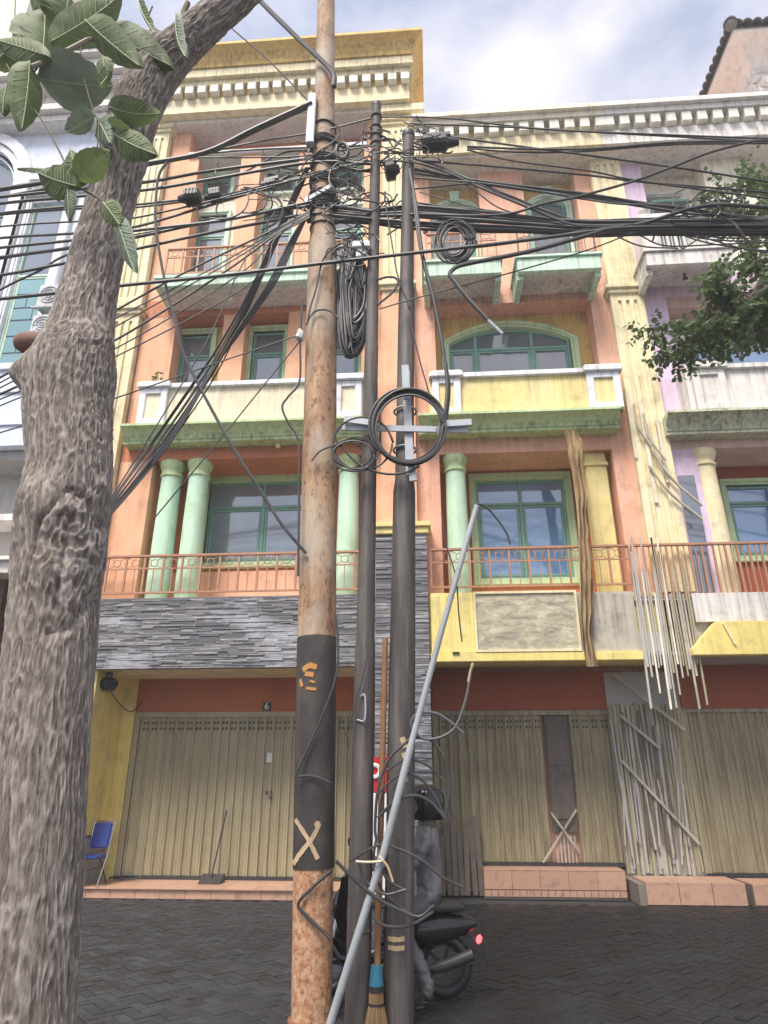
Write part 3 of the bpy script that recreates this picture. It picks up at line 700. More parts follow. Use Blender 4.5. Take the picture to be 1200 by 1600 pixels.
m = MB(); m.box(.02, .74, 11.1, 11.198, 3.66, 4.68); m.box(.74, 2.46, 11.15, 11.198, 3.66, 4.68); m.build('fascia', M['lemon'], B, bevel=.01)
m = MB(); m.box(0, 3.42, 11.06, 11.4, 3.51, 3.655); m.build('fascia_lip', M['lemon'], B, bevel=.01)
m = MB(); m.box(.36, .47, 11.04, 11.059, 3.63, 3.67); m.build('clip', M['darkmetal'], B)
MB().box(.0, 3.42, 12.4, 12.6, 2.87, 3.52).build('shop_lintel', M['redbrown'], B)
shutter_door(B, .1, 3.08, 12.5, .42, 2.78, M['streaked'], gap=(1.95, 2.35))
m = MB(); m.box(1.97, 2.38, 12.49, 12.53, .9, 2.76); m.box(2.0, 2.35, 12.47, 12.489, 1.1, 1.85); m.box(2.0, 2.35, 12.47, 12.489, 1.95, 2.65); m.build('steel_door', M['boards'], B)
m = MB()
m.bar((1.75, 12.42, .45), (2.38, 12.44, 1.25), .035, .02); m.bar((2.36, 12.405, .6), (1.95, 12.40, 1.2), .035, .02)
m.build('crossed_lath', M['batten'], B)
for k in range(6): MB().box(2.0+k*.06, 2.025+k*.06, 12.46, 12.48, .44, .85).build('lath', M['batten'], B)
st = MB().box(.75, 2.95, 12.0, 12.6, -.02, .38).build('porch_step', M['grout'], B)
pieces('step_tile', [(.75+k*.44, .75+k*.44+.434, 11.985, 12.0, .12, .375) for k in range(5)] + [(.75+k*.44, .75+k*.44+.434, 11.985, 12.55, .38, .395) for k in range(5)], M['tile'], st)
pieces('edge_tile', [(.75+k*.11, .75+k*.11+.1, 11.978, 12.0, .02, .105) for k in range(20)], M['tile'], st)
# pale battened strip between the two shutters
bp = MB().box(3.08, 4.36, 12.38, 12.6, 0, 3.5).build('battened_pier', M['greywall'], B)
x = 3.08
while x < 4.32:
    w = random.uniform(.03, .06); q = random.uniform(-.02, .02)
    MB().obox((x+w/2, 12.355+random.uniform(-.015, .012), 1.62), (w/2, random.uniform(-.01, .01), 0), (0, .02, 0), (q, 0, 1.33+random.uniform(-.03, .02))).build('batten', M['batten' if random.random() < .6 else 'shutter'], bp); x += w+random.uniform(.004, .022)
for k in range(34):
    x = random.uniform(3.12, 4.3); z0 = random.uniform(.32, .8); z1 = random.uniform(1.5, 2.95)
    MB().obox((x, 12.31+random.uniform(-.015, .015), (z0+z1)/2), (random.uniform(.008, .018), 0, 0), (0, .007, 0), (random.uniform(-.05, .07), 0, (z1-z0)/2)).build('strip', M[random.choice(('batten', 'shutter', 'boards', 'greywall'))], bp)
for a, b, w in (((3.18, 12.28, 2.02), (4.25, 12.26, .75), .045), ((3.2, 12.2, 3.45), (4.3, 12.24, 2.5), .06), ((3.25, 12.25, 2.75), (3.85, 12.25, 2.2), .05)): MB().bar(a, b, w, .03).build('diagonal_batten', M['batten'], bp)
scr = MB().box(3.42, 4.34, 11.15, 11.19, 4.5, 4.56).build('slat_screen', M['greywall'], B); MB().box(3.42, 4.34, 11.17, 11.195, 3.6, 3.65).build('screen_rail', M['greywall'], scr)
for k in range(21):
    zb = random.choice((3.42, 3.2, 3.0, 2.75, 3.3))+random.uniform(-.06, .06); zt = random.choice((4.6, 4.62, 5.0, 5.35, 5.6)); lx = random.uniform(-.012, .012)
    MB().obox((3.44+k*.0435+lx, 11.12, (zt+zb)/2), (random.uniform(.011, .017), 0, 0), (0, .008, 0), (lx, 0, (zt-zb)/2)).build('slat', M[random.choice(('batten', 'batten', 'greywall', 'shutter', 'palecream'))], scr)
MB().box(3.43, 3.9, 11.19, 11.198, 3.6, 3.98).build('pier_panel', M['white'], B)
# pale broken conduits on the pilaster
for a, b in (((3.95, 11.2, 8.3), (4.15, 11.2, 7.4)), ((4.1, 11.2, 8.1), (4.35, 11.18, 7.1)), ((4.15, 11.2, 7.3), (4.85, 11.2, 6.2)), ((4.05, 11.2, 7.0), (4.8, 11.2, 5.95))):
    MB().tube(crom([a, tuple((p+q)/2-(.10 if i == 0 else 0) for i, (p, q) in enumerate(zip(a, b))), b], 6), .024, 8).build('broken_conduit', M['batten'], B, smooth=True)
m = MB(); m.box(3.84, 3.88, 11.25, 11.278, 7.2, 8.6); m.box(4.06, 4.12, 11.24, 11.278, 6.3, 8.3); m.box(4.33, 4.38, 11.25, 11.278, 6.7, 8.0); m.build('loose_moulding', M['palecream'], B)
MB().box(2.47, 3.41, 11.13, 11.198, 3.66, 4.66).build('grey_fascia', M['batten'], B)
sg = thing('sign_board', 'faded blank signboard with peeling grey and cream surface on the yellow fascia', 'sign', (1.55, 11.1, 3.66))
MB().box(.78, 2.42, 11.075, 11.148, 3.7, 4.64).build('panel', M['board'], sg)
m = MB(); frame_rect(m, .74, 2.46, 3.66, 4.68, .04, 11.05, 11.149); m.build('frame', M['cream'], sg)
hd = thing('hanging_cloth', 'long narrow yellow brown folded cloth hanging from the ledge across the middle balcony', 'cloth', (2.75, 11.0, 3.4))
vs_, fs_ = [], []; nx, nz_ = 16, 24
for j in range(nz_+1):
    for i in range(nx+1):
        z = 7.7-4.3*j/nz_; t = i/nx; wdt = .20+.04*math.sin(j*.5)+.10*noise.noise(Vector((j*.35, 1, 0))); x = 2.55+.08*math.sin(j*.22)+t*wdt
        vs_.append((x, 11.0+.045*math.sin(t*17+.25*j)+.05*noise.noise(Vector((t*6, j*.5, 2))), z))
fs_ = [(j*(nx+1)+i, j*(nx+1)+i+1, (j+1)*(nx+1)+i+1, (j+1)*(nx+1)+i) for j in range(nz_) for i in range(nx)]
MB().add(vs_, fs_).build('cloth', M['cloth'], hd, smooth=True)

# ================================================================== house 3
C = thing('shop_house', 'lilac and pink right-hand shophouse with white balcony and arched upper window', 'house', (7, 11.5, 0))
m = MB(); m.box(4.3, 12, 12.62, 20, 0, 14.9); m.build('house_body', M['rose'], C)
m = MB(); m.box(4.5, 5.02, W, 12.3, 7.5, 14.95); m.box(4.5, 5.02, W, 12.3, 4.6, 7.5); m.box(5.02, 11, W, 11.9, 11.0, 11.5); m.build('pier', M['lilac'], C)
m = MB(); m.box(6.35, 7.35, W, 11.9, 11.5, 14.95); m.build('pale_pier', M['palecream'], C)
MB().box(5.02, 12, W+.1, 11.89, 10.75, 11.0).build('lintel_beam', M['rose'], C); MB().box(4.5, 12, W-.002, 12.6, 7.45, 8.1).build('lintel_beam', M['rose'], C)
m = MB(); wall(m, 5.0, 12, 11.9, 12.6, 11.5, 14.95, [(5.2, 5.95, 11.6, 14.1)]); m.build('third_floor_wall', M['palecream'], C)
window(C, 5.08, 6.07, 11.5, 14.22, 11.9, .11, tran=13.7, tmat='offwhite', gmat='glassdark')
cs = MB().obox((5.58, 11.72, 13.45), (.4, 0, 0), (0, .015, 0.02), (0, .16, -.26)).build('open_casement', M['teal'], C)
MB().obox((5.58, 11.70, 13.45), (.34, 0, 0), (0, .006, 0.01), (0, .13, -.21)).build('pane', M['glassdark'], cs)
m = MB(); arch_wall(m, 5.02, 12, 8.1, 10.6, 11.9, 12.6, 5.32, 8.5, 8.4, 10.0, .45); m.box(5.02, 12, 11.9, 12.6, 10.6, 11.0); m.build('second_floor_wall', M['rose'], C)
arch_window(C, 5.2, 8.6, 8.3, 10.1, .75, 11.9, .16, (6.25, 7.45), 10.0, 'offwhite', 'glassblue')
m = wall(MB(), 5.02, 12, 12.3, 12.6, 4.6, 7.45, [(5.82, 7.5, 5.6, 7.05)]); m.build('first_floor_wall', M['redbrown'], C)
window(C, 5.7, 7.62, 5.48, 7.17, 12.3, .12, mull=(6.66,), tran=6.7, gmat='glassblue')
column(C, 5.17, 11.62, 4.6, 7.45, .22, M['cream'])
MB().box(4.62, 4.9, W-.03, W-.005, 4.7, 6.9).build('narrow_window', M['glass'], C)
ledge(C, 4.45, 12, 'limegrey', zt=8.0, zb=7.62)
parapet(C, 4.98, 12, 11.0, 8.02, 9.02, [(5.02, 5.62)], 'offwhite', 'offwhite')
m = MB(); m.prism([(11.0, 8.02), (11.45, 8.02), (11.45, 9.0), (11.0, 9.0)], 4.90, 4.975); m.build('parapet_return', M['offwhite'], C)
x0, x1 = 4.42, 6.12
m = MB(); m.box(x0, x1, 10.6, 10.72, 11.05, 11.37); m.box(x0, x0+.13, 10.72, W, 10.9, 11.37); m.box(x1-.13, x1, 10.72, W, 10.9, 11.37); m.box(x0+.13, x1-.13, 10.72, W, 11.2, 11.37); m.box(x0-.04, x1+.04, 10.56, W, 11.372, 11.43); s_ = m.build('balcony_slab', M['offwhite'], C, bevel=.01)
MB().lathe([(.05, 0), (.055, .03), (.03, .07), (.02, .16)], (5.3, 11.05, 11.04), 10).build('bulb', M['black'], s_, smooth=True)
m = MB(); m.box(x0, x0+.36, 10.62, 10.9, 11.43, 12.25); m.box(x1-.34, x1, 10.62, 10.9, 11.43, 12.25); m.box(x0, x1, 10.6, 10.92, 12.25, 12.38); m.build('balcony_post', M['offwhite'], C, bevel=.015)
railing(C, x0+.38, x1-.36, 10.72, 11.5, 12.2, 6, M['railwhite'], 'plain', .05)
MB().lathe([(.05, 0), (.07, .02), (.05, .06), (.1, .12), (.12, .19), (.1, .26), (.0, .31)], (4.62, 10.72, 12.38), 14).build('ball_finial', M['offwhite'], C, smooth=True)
m = MB(); m.box(6.75, 8.6, 10.7, W, 11.0, 11.4); m.build('balcony_slab', M['offwhite'], C, bevel=.01)
railing(C, 3.5, 8.6, 11.16, 4.55, 5.5, 26, M['railbrown'], 'plain', .03)
m = MB(); m.box(4.3, 12, 11.2, 12.62, 3.6, 4.58); m.build('floor_slab', M['greywall'], C)
m = MB(); m.box(4.36, 12, 11.1, 11.2, 4.12, 4.6); m.build('upper_fascia', M['offwhite'], C)
m = MB(); m.prism([(4.18, 3.56), (4.18, 3.66), (4.62, 4.1), (12, 4.1), (12, 3.56)], 11.0, 11.19, 'y'); m.build('fascia', M['lemon'], C, bevel=.012)
for a in (4.85, 5.75): MB().bar((a, 10.98, 3.72), (a+.3 if a > 5 else a-.12, 10.98, 4.06), .03, .03).build('fascia_rib', M['cream'], C)
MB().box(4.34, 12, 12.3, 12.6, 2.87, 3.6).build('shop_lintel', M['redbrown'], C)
shutter_door(C, 4.42, 9.6, 12.4, .3, 2.8, M['streaked'], holes=False)
st = MB().box(3.0, 4.5, 11.5, 12.5, -.02, .27).build('porch_step', M['grout'], C); pieces('step_tile', [(3.1+k*.48, 3.57+k*.48, 11.47, 12.2, .272, .3) for k in range(3)] + [(3.1+k*.48, 3.57+k*.48, 11.47, 11.5, .01, .27) for k in range(3)], M['tile'], st)
st = MB().box(4.66, 9.6, 11.55, 12.5, -.02, .25).build('porch_step', M['grout'], C); pieces('step_tile', [(4.66+k*.48, 5.13+k*.48, 11.52, 12.2, .252, .28) for k in range(9)] + [(4.66+k*.48, 5.13+k*.48, 11.52, 11.55, .01, .25) for k in range(9)], M['tile'], st)
# cornice over houses 2 and 3
for root, a, b, beam, nm in ((B, -.12, 4.1, 'cream', 0), (C, 4.1, 12.2, 'offwhite', 1)):
    m = MB(); m.box(a, b, 10.92, 12.0, 14.76, 15.16); c = m.build('roof_cornice', M[beam], root)
    MB().box(a, b, 11.0, 12.6, 14.70, 14.757).build('roof_soffit', M['soffit'], c)
    MB().box(a, b, 10.99, 12.4, 15.16, 15.46).build('dentil_band', M['cream'], c)
    dentil_row(c, a, b, 10.78, 11.0, 15.17, 15.45, .335, M['dentil'], .62)
    m = MB(); m.box(a, b, 10.74, 13, 15.46, 15.6); m.box(a, b, 10.64, 13, 15.6, 15.72); m.box(a, b, 10.7, 13, 15.72, 15.8); m.build('moulding', M['palecream'] if nm == 0 else M['offwhite'], c)

# ================================================================== house 4 (left neighbour)
D = thing('shop_house', 'cool white shophouse at the left edge with tall teal window and arched window', 'house', (-10, 11.6, 0))
YD = 11.6
MB().box(-16, -6.76, 12.62, 20, 0, 17.2).build('house_body', M['bluewhite'], D)
m = MB(); wall(m, -9.7, -6.72, YD, 12.6, 7.7, 17.1, [(-9.4, -8.5, 9.0, 14.7)]); arch_wall(m, -16, -9.7, 7.7, 17.1, YD, 12.6, -12.75, -10.0, 9.0, 15.3, 1.35); m.build('front_wall', M['bluewhite'], D)
m = MB(); arch_strip(m, -13.35, -9.55, 8, 15.3, 2.0, .30, YD-.12, YD+.02); arch_strip(m, -13.0, -9.82, 8, 15.3, 1.66, .18, YD-.06, YD+.05); m.build('archivolt', M['white'], D)
arch_window(D, -12.85, -9.92, 8.2, 15.3, 1.42, YD+.08, .12, (-11.38,), 14.6, 'bluewhite', 'glass')
wd = window(D, -9.5, -8.42, 8.6, 14.84, YD, .13, tran=12.55, tmat='white', gmat='glass', fmat='trimmint')
m = MB(); frame_rect(m, -9.66, -8.28, 8.5, 15.0, .12, YD-.12, YD+.03); m.build('window_surround', M['white'], D, bevel=.015)
for k, (a, b, c, d) in enumerate([(-9.30, -8.98, 10.45, 10.85), (-8.96, -8.62, 10.45, 10.85), (-9.30, -8.62, 10.9, 11.28), (-9.30, -8.8, 11.33, 11.62), (-8.78, -8.62, 11.33, 11.62), (-9.30, -9.0, 11.67, 12.0), (-8.98, -8.62, 11.67, 12.0), (-9.3, -8.62, 12.05, 12.45), (-9.3, -8.62, 9.6, 10.4)]):
    MB().box(a, b, YD+.074, YD+.088, c, d).build('louvre_pane', M['glassteal'], wd)
m = MB(); m.box(-9.4, -7.95, YD-.14, YD, 15.12, 15.3); m.box(-9.5, -7.85, YD-.2, YD, 15.3, 15.5); m.box(-9.3, -8.05, YD-.08, YD, 14.98, 15.12); m.build('window_cornice', M['white'], D, bevel=.015)
m = MB(); m.box(-16, -6.76, 11.0, 11.2, 7.75, 9.5); m.box(-16, -6.72, 10.94, 11.26, 9.5, 9.66); m.box(-16, -6.74, 10.96, 11.0, 8.2, 8.28); m.box(-16, -6.74, 10.96, 11.0, 8.95, 9.02); m.build('balcony_wall', M['bluewhite'], D, bevel=.012)
m = MB(); m.box(-16, -6.76, 11.2, 12.6, 7.55, 7.74); m.build('balcony_soffit', M['greywall'], D)
m = MB(); m.box(-16, -6.78, 11.9, 12.6, 5.4, 7.55); m.build('recess_wall', M['greywall'], D)
m = MB(); m.box(-16, -6.78, 11.3, 12.6, 6.3, 6.45); m.box(-16, -6.78, 11.1, 12.6, 5.2, 5.42); m.box(-16, -6.78, 11.0, 12.6, 5.42, 5.5); m.build('canopy_band', M['offwhite'], D, bevel=.012)
m = MB(); m.box(-16, -6.3, 11.9, 12.6, 0, 5.2); m.box(-8.6, -7.9, 11.5, 11.9, 0, 5.2); m.build('shopfront', M['brown'], D)
m = MB()
for z in (.9, 1.6, 2.3, 3.0, 3.7): m.box(-16, -6.35, 11.84, 11.9, z, z+.08)
m.build('shopfront_rail', M['brown'], D)
m = MB(); m.box(-16, -6.72, 11.25, 13, 17.1, 17.32); m.box(-16, -6.70, 11.1, 13, 17.32, 17.55); m.box(-16, -6.72, 11.3, 13, 17.55, 18.1); m.box(-16, -6.66, 11.0, 13, 18.1, 18.3); m.box(-16, -6.62, 10.85, 13, 18.3, 18.75); m.box(-16, -6.58, 10.7, 13, 18.75, 18.9); c = m.build('roof_cornice', M['offwhite'], D, bevel=.02)
def roof_tile(parent, p, ax, along, r=.11, L=.45):
    ax = Vector(ax).normalized(); al = Vector(along).normalized(); up = al.cross(ax).normalized()
    if up.z < 0: up = -up
    vs_ = []
    for s_ in (0, 1):
        for rr in (r, r*.78):
            for k in range(7):
                t = math.pi*k/6; vs_.append(Vector(p)+al*(L*s_)+ax*math.cos(t)*rr*(1+.12*(1-s_))+up*math.sin(t)*rr*(1+.12*(1-s_)))
    fs_ = []
    for k in range(6): fs_ += [(k, k+1, 15+k, 14+k), (7+k+1, 7+k, 21+k, 21+k+1), (k, 7+k, 8+k, k+1)]
    MB().add(vs_, fs_).build('roof_tile', M['rooftile'], parent, smooth=True)
for k in range(34):
    for j in range(2): roof_tile(c, (-13.6+k*.21, 10.62+j*.4, 18.93+j*.16), (1, 0, 0), (0, .93, .37))
# two air conditioners
for k, z in enumerate((11.25, 10.45)):
    ac = thing('air_conditioner', ('upper' if k == 0 else 'lower')+' air conditioner unit on the white wall left of the tree', 'air conditioner', (-8.0, 11.45, z), 'air conditioner units on the white house')
    b = MB().box(-8.40, -7.6, 11.2, 11.5, z+.03, z+.62).build('casing', M['acbody'], ac, bevel=.02)
    f_ = MB().ring((-8.14, 11.19, z+.33), .21, .012); f_.ring((-8.14, 11.19, z+.33), .14, .01).ring((-8.14, 11.19, z+.33), .07, .01)
    for q in range(8): f_.bar((-8.14, 11.19, z+.33), (-8.14+.21*math.cos(q*.785), 11.19, z+.33+.21*math.sin(q*.785)), .01)
    f_.build('fan_grille', M['galv'], ac)
    f_ = MB(); f_.box(-8.36, -8.32, 11.15, 11.58, z-.03, z+.03); f_.box(-7.7, -7.66, 11.15, 11.58, z-.03, z+.03); f_.box(-8.45, -7.55, 11.12, 11.2, z-.06, z-.02); f_.build('bracket', M['galv'], ac)
# tower far left
T = thing('tower_building', 'tall cream building rising behind the white house at the top left corner', 'building', (-18, 18, 0))
MB().box(-24, -13.4, 14, 26, 0, 33).build('wall', M['palecream'], T)
for k in range(3):
    for j in range(3): MB().box(-15.3-k*2.4, -14.6-k*2.4, 13.95, 13.995, 21+j*3.6, 23.2+j*3.6).build('window', M['brown'], T)
# pink house behind with tiled roof
P = thing('tiled_house', 'pink upper storey with grey tiled roof rising behind the right cornice', 'house', (12, 14, 15))
wx, wy = 8.75, 12.35
MB().box(wx, 18, wy, 20, 14.5, 18.7).build('wall', M['pinkwall'], P)
m = MB()
for q, z in ((.0, 18.35), (.05, 18.5)): m.box(wx-.10-q, 18, wy-.10-q, 20, z, z+.16)
c = m.build('moulding', M['offwhite'], P, bevel=.012)
MB().box(wx-.05, 18, wy-.05, 20, 17.95, 18.03).build('string_course', M['offwhite'], P)
for k in range(14): MB().box(wx+.05+k*.33, wx+.25+k*.33, wy-.16, wy-.002, 18.07, 18.33).build('dentil', M['offwhite'], c, bevel=.01)
for k in range(14): MB().box(wx-.16, wx-.002, wy+.05+k*.33, wy+.25+k*.33, 18.07, 18.33).build('dentil', M['offwhite'], c, bevel=.01)
prof = [(.13, 18.66), (.17, 18.8), (.28, 18.98), (.46, 19.1), (.70, 19.17), (.72, 19.18), (.72, 19.3)]
vs_ = []
for q, z in prof: vs_ += [(wx-q, 20, z), (wx-q, wy-q, z), (18, wy-q, z)]
fs_ = [(i*3+k, i*3+k+1, i*3+k+4, i*3+k+3) for i in range(len(prof)-1) for k in range(2)]
MB().add(vs_, fs_).build('cove', M['pinkwall'], P)
ex, ey = wx-.76, wy-.76
MB().add([(ex, ey, 19.3), (18, ey, 19.3), (18, 20, 19.3), (ex, 20, 19.3), (ex+3.2, ey+3.2, 21.2), (18, ey+3.2, 21.2), (18, 20, 21.2), (ex+3.2, 20, 21.2)], [(0,1,5,4), (0,4,7,3), (4,5,6,7), (3,2,1,0)]).build('roof', M['rooftile'], P)
for k in range(18):
    for j in range(2):
        roof_tile(P, (ex+.12+k*.24+j*.3, ey-.06+j*.38, 19.33+j*.21), (1, 0, 0), (0, .86, .51), .125, .46)
for k in range(24):
    for j in range(2): roof_tile(P, (ex-.06+j*.38, ey+.12+k*.24+j*.3, 19.33+j*.21), (0, 1, 0), (.86, 0, .51), .125, .46)
for k in range(3): roof_tile(P, (ex-.08+k*.33, ey-.08+k*.33, 19.36+k*.2), (1, -1, 0), (.6, .6, .37), .15, .5)
rd = MB().lathe([(0, 0), (.12, .02), (.15, .1), (.1, .2), (0, .23)], (ex-.02, ey-.02, 19.28), 12).build('ridge_end', M['rooftile'], P, smooth=True)

# ================================================================== haze volume added to lift the upper front like lens glare
hz = bpy.data.materials.new('added_glare_haze'); hz.use_nodes = True; hn = hz.node_tree.nodes; hn.remove(hn['Principled BSDF'])
pvn = hn.new('ShaderNodeVolumePrincipled'); pvn.inputs['Color'].default_value = (0.96, 0.96, 0.98, 1); pvn.inputs['Density'].default_value = HAZE; pvn.inputs['Anisotropy'].default_value = 0.2
hz.node_tree.links.new(pvn.outputs[0], hn['Material Output'].inputs['Volume'])
if HAZE: MB().box(-60, 60, -60, 60, -1.7, 36).build('haze', hz, kind='stuff')
# ================================================================== street tree with broad leaves
TY = 3.0
tr = thing('street_tree', 'thick grey barked street tree with a few broad leaves at the left edge', 'tree', (-1.45, TY, 0))
axis = [(-1.56, 0, .25), (-1.58, .45, .205), (-1.605, .9, .185), (-1.715, 1.79, .190), (-1.79, 2.5, .198), (-1.83, 2.9, .214), (-1.85, 3.25, .205), (-1.92, 3.6, .215), (-1.94, 3.86, .222), (-1.94, 4.08, .178), (-1.945, 4.5, .152), (-1.92, 5.0, .138), (-1.89, 5.5, .142), (-1.87, 5.9, .150), (-1.78, 6.25, .150), (-1.60, 6.55, .125), (-1.40, 6.82, .112), (-1.22, 7.08, .108), (-1.02, 7.5, .10)]
ap = crom([(x, TY, z) for x, z, r in axis], 46); ar = [v.x for v in crom([(r, 0, 0) for x, z, r in axis], 46)]
def bark_mesh(ap, ar, n, name, parent, knots=(), scar=None):
    vs_, rid = [], []; m = len(ap); u = Vector((1, 0, 0))
    for i in range(m):
        t = (ap[min(i+1, m-1)]-ap[max(i-1, 0)]).normalized(); u = (u-t*u.dot(t)).normalized(); w = t.cross(u)
        for k in range(n):
            a = 2*math.pi*k/n; d = u*math.cos(a)+w*math.sin(a); p = ap[i]+d*ar[i]; h = i*.02
            q = Vector((d.x*ar[i]*40, d.y*ar[i]*40, p.z*5.0)); wv = noise.noise_vector(Vector((p.x*12, p.y*12, p.z*8)))*.65+noise.noise_vector(Vector((p.x*4, p.y*4, p.z*2.2)))*1.1
            e = noise.noise(q+wv); e2 = noise.noise(Vector((q.x*2.1, q.y*2.1, q.z*2.6))+wv*1.5+Vector((7, 3, 1))); e3 = noise.noise(Vector((d.x*ar[i]*60, d.y*ar[i]*60, p.z*26)))
            brk = .55+.45*min(1, max(0, noise.noise(Vector((p.x*16, p.y*16, p.z*22)))*2.2+.75)); rg = max(max(0, 1-abs(e)*4.6)**.8, .55*max(0, 1-abs(e2)*4.0))*brk
            lump = noise.noise(Vector((p.x*3.1, p.y*3.1, p.z*1.7)))*.012
            kk = 0
            for (kx, ky, kz, kr, amp) in knots:
                dd = (p-Vector((kx, ky, kz))).length/kr
                if dd < 1.6: kk += amp*math.exp(-dd*dd*2.2)
            if scar and d.y < .2:
                sr = math.hypot((p.x-scar[0])/scar[2], (p.z-scar[1])/scar[3])+.16*noise.noise(p*9)
                if sr < 1.5:
                    kk -= .020*math.exp(-((sr-1)/.09)**2)
                    if sr < 1: i2 = 1-abs(noise.noise(Vector((p.x*34, p.y*34, p.z*16))))*4+.7*noise.noise(p*75); rg = max(0, .25+.6*i2); kk += .006*noise.noise(p*14)-.014*math.exp(-((p.x-scar[0]-.01)/.014)**2)
            vs_.append(p+d*(rg*.0085+e3*.0025+lump+kk)); rid.append(min(1, max(0, rg*.95+.08+e3*.25)))
    fs_ = [(i*n+k, i*n+(k+1) % n, (i+1)*n+(k+1) % n, (i+1)*n+k) for i in range(m-1) for k in range(n)]+[tuple(range(n-1, -1, -1)), tuple(range((m-1)*n, m*n))]
    o = MB().add(vs_, fs_).build(name, M['bark'], parent, smooth=True)
    at_ = o.data.attributes.new('ridge', 'FLOAT', 'POINT'); at_.data.foreach_set('value', rid); return o
trunk = bark_mesh(ap, ar, 250, 'trunk', tr, [(-2.16, TY-.05, 3.80, .13, .085), (-1.80, TY-.2, 2.95, .16, .03), (-1.74, TY-.2, 2.62, .14, .022), (-1.92, TY-.2, 3.02, .10, .022), (-1.61, TY-.06, 3.12, .055, .05), (-1.79, TY-.2, 3.96, .09, .03), (-1.76, TY-.05, 4.02, .12, .025),  (-1.62, TY, 2.75, .14, .02)], (-1.70, 2.68, .115, .34))
MB().tube(crom([(-1.98, TY, 4.0), (-2.14, TY-.03, 4.02), (-2.275, TY-.05, 4.01)], 5), [.062]*9+[.055, .035], 14).build('sawn_stub', M['cutwood'], tr, smooth=True)
lb = crom([(-1.86, TY, 6.0), (-1.86, TY-.02, 6.3), (-1.80, TY-.03, 6.55)], 10); bark_mesh(lb, [.13-.055*i/len(lb) for i in range(len(lb))], 40, 'limb', tr)
MB().tube(crom([(-1.62, TY, 6.7), (-1.66, TY, 6.85), (-1.64, TY, 6.98)], 5), .02, 8).build('twig_stub', M['twig'], tr, smooth=True)
LY = 2.75
def leaf(b, t, w, Y0=LY, Y1=None, mat='leaf', curl=.18, tilt=0.0, bend=0.0):
    """serrated leaf from base pixel to tip pixel, w pixels wide"""
    P0 = at(b[0], b[1], Y0); P1 = at(t[0], t[1], Y1 or Y0+.05); L = (P1-P0).length; ax = (P1-P0).normalized()
    tocam = (camo.location-(P0+P1)/2).normalized(); nrm = (tocam-ax*tocam.dot(ax)).normalized(); side = ax.cross(nrm).normalized()
    rot = Matrix.Rotation(tilt, 3, ax); nrm = rot @ nrm; side = rot @ side
    hw = .80*w/F*((P0+P1)/2-camo.location).length/2; nx, ny = 14, 4; vs_, fs_ = [], []
    for i in range(nx+1):
        s_ = i/nx; prof = (math.sin(math.pi*s_**.85)**.72)*(1-.12*s_) if 0 < s_ < 1 else 0.02
        for j in range(-ny, ny+1):
            q = j/ny; ser = 1+(.018*(1 if i % 2 else -1) if abs(j) == ny else 0)
            off = side*(q*hw*1.22*prof*ser+bend*L*math.sin(s_*math.pi))
            z = -abs(q)**1.5*hw*curl*1.8+.05*hw*math.sin(i*2.1)*abs(q)-curl*L*.5*(s_-.5)**2+(.04*hw*math.cos(i*math.pi)*abs(q))
            vs_.append(P0+ax*(L*(s_-.04*abs(q)*(1-s_)))+off+nrm*z)
    n = 2*ny+1
    fs_ = [(i*n+j, i*n+j+1, (i+1)*n+j+1, (i+1)*n+j) for i in range(nx) for j in range(2*ny)]
    o = MB().add(vs_, fs_).build('leaf', M[mat], tr, smooth=True)
    mid = [Vector(vs_[i*n+ny])+nrm*.002 for i in range(nx+1)]; v = MB().tube(mid, .0035, 5)
    for i in range(2, nx-1):
        for s_ in (-1, 1):
            a = mid[i]; e = Vector(vs_[min(nx, i+2)*n+ny+s_*(ny-1)])+nrm*.002; v.tube([a, (a+e)/2+nrm*.001, e], .0016, 4)
    v.build('midrib', M['vein'], o)
for b, t, w, tl, mt in [((55, 122), (168, 136), 74, .2, 'leafgrey'), ((48, 92), (36, 198), 44, -.3, 'leaf'), ((68, 88), (72, 4), 70, .3, 'leaf'), ((82, 62), (192, -12), 50, -.4, 'leaf'),
    ((128, 28), (212, 100), 46, .3, 'leaf'), ((160, 34), (264, 100), 54, -.2, 'leaf'), ((70, 84), (-14, 58), 34, .5, 'leaf'), ((272, 18), (286, 86), 24, .9, 'leafgrey'), ((212, -6), (238, 50), 18, 1.0, 'leaf'),
    ((166, 166), (247, 178), 38, .2, 'leaf'), ((150, 182), (106, 206), 34, -.5, 'leafgrey'), ((150, 184), (170, 222), 40, .5, 'leafgrey'), ((168, 190), (204, 206), 22, .8, 'leaf'), ((176, 208), (242, 240), 42, -.2, 'leaf'),
    ((118, 290), (56, 268), 50, .2, 'leaf'), ((118, 286), (108, 230), 48, -.3, 'leaf'), ((122, 280), (172, 236), 44, .3, 'leaf'), ((104, 288), (106, 346), 24, .8, 'leafgrey'), ((84, 268), (26, 262), 14, 1.0, 'leafgrey'),
    ((160, 86), (162, 122), 24, .4, 'leaf'), ((158, 132), (180, 98), 18, .5, 'leaf'), ((160, 315), (186, 350), 34, .3, 'leaf'), ((180, 336), (209, 424), 34, .6, 'leafgrey'), ((20, 70), (-12, 100), 40, .2, 'leaf'),
    ((100, 40), (110, -10), 60, .2, 'leaf'), ((95, 30), (40, -12), 44, .2, 'leaf'), ((10, 130), (4, 176), 26, .5, 'leaf')]:
    y0 = LY-.25 if b[1] > 300 else LY+random.uniform(-.12, .1); leaf(b, t, w, y0, y0+random.uniform(-.06, .06), mt, random.uniform(.12, .3), tl, random.uniform(-.05, .05))
def stem(pts, r, mat='twig', Y=LY): MB().tube(crom([at(p[0], p[1], p[2] if len(p) > 2 else Y) for p in pts], 6), r, 7).build('twig', M[mat], tr, smooth=True)
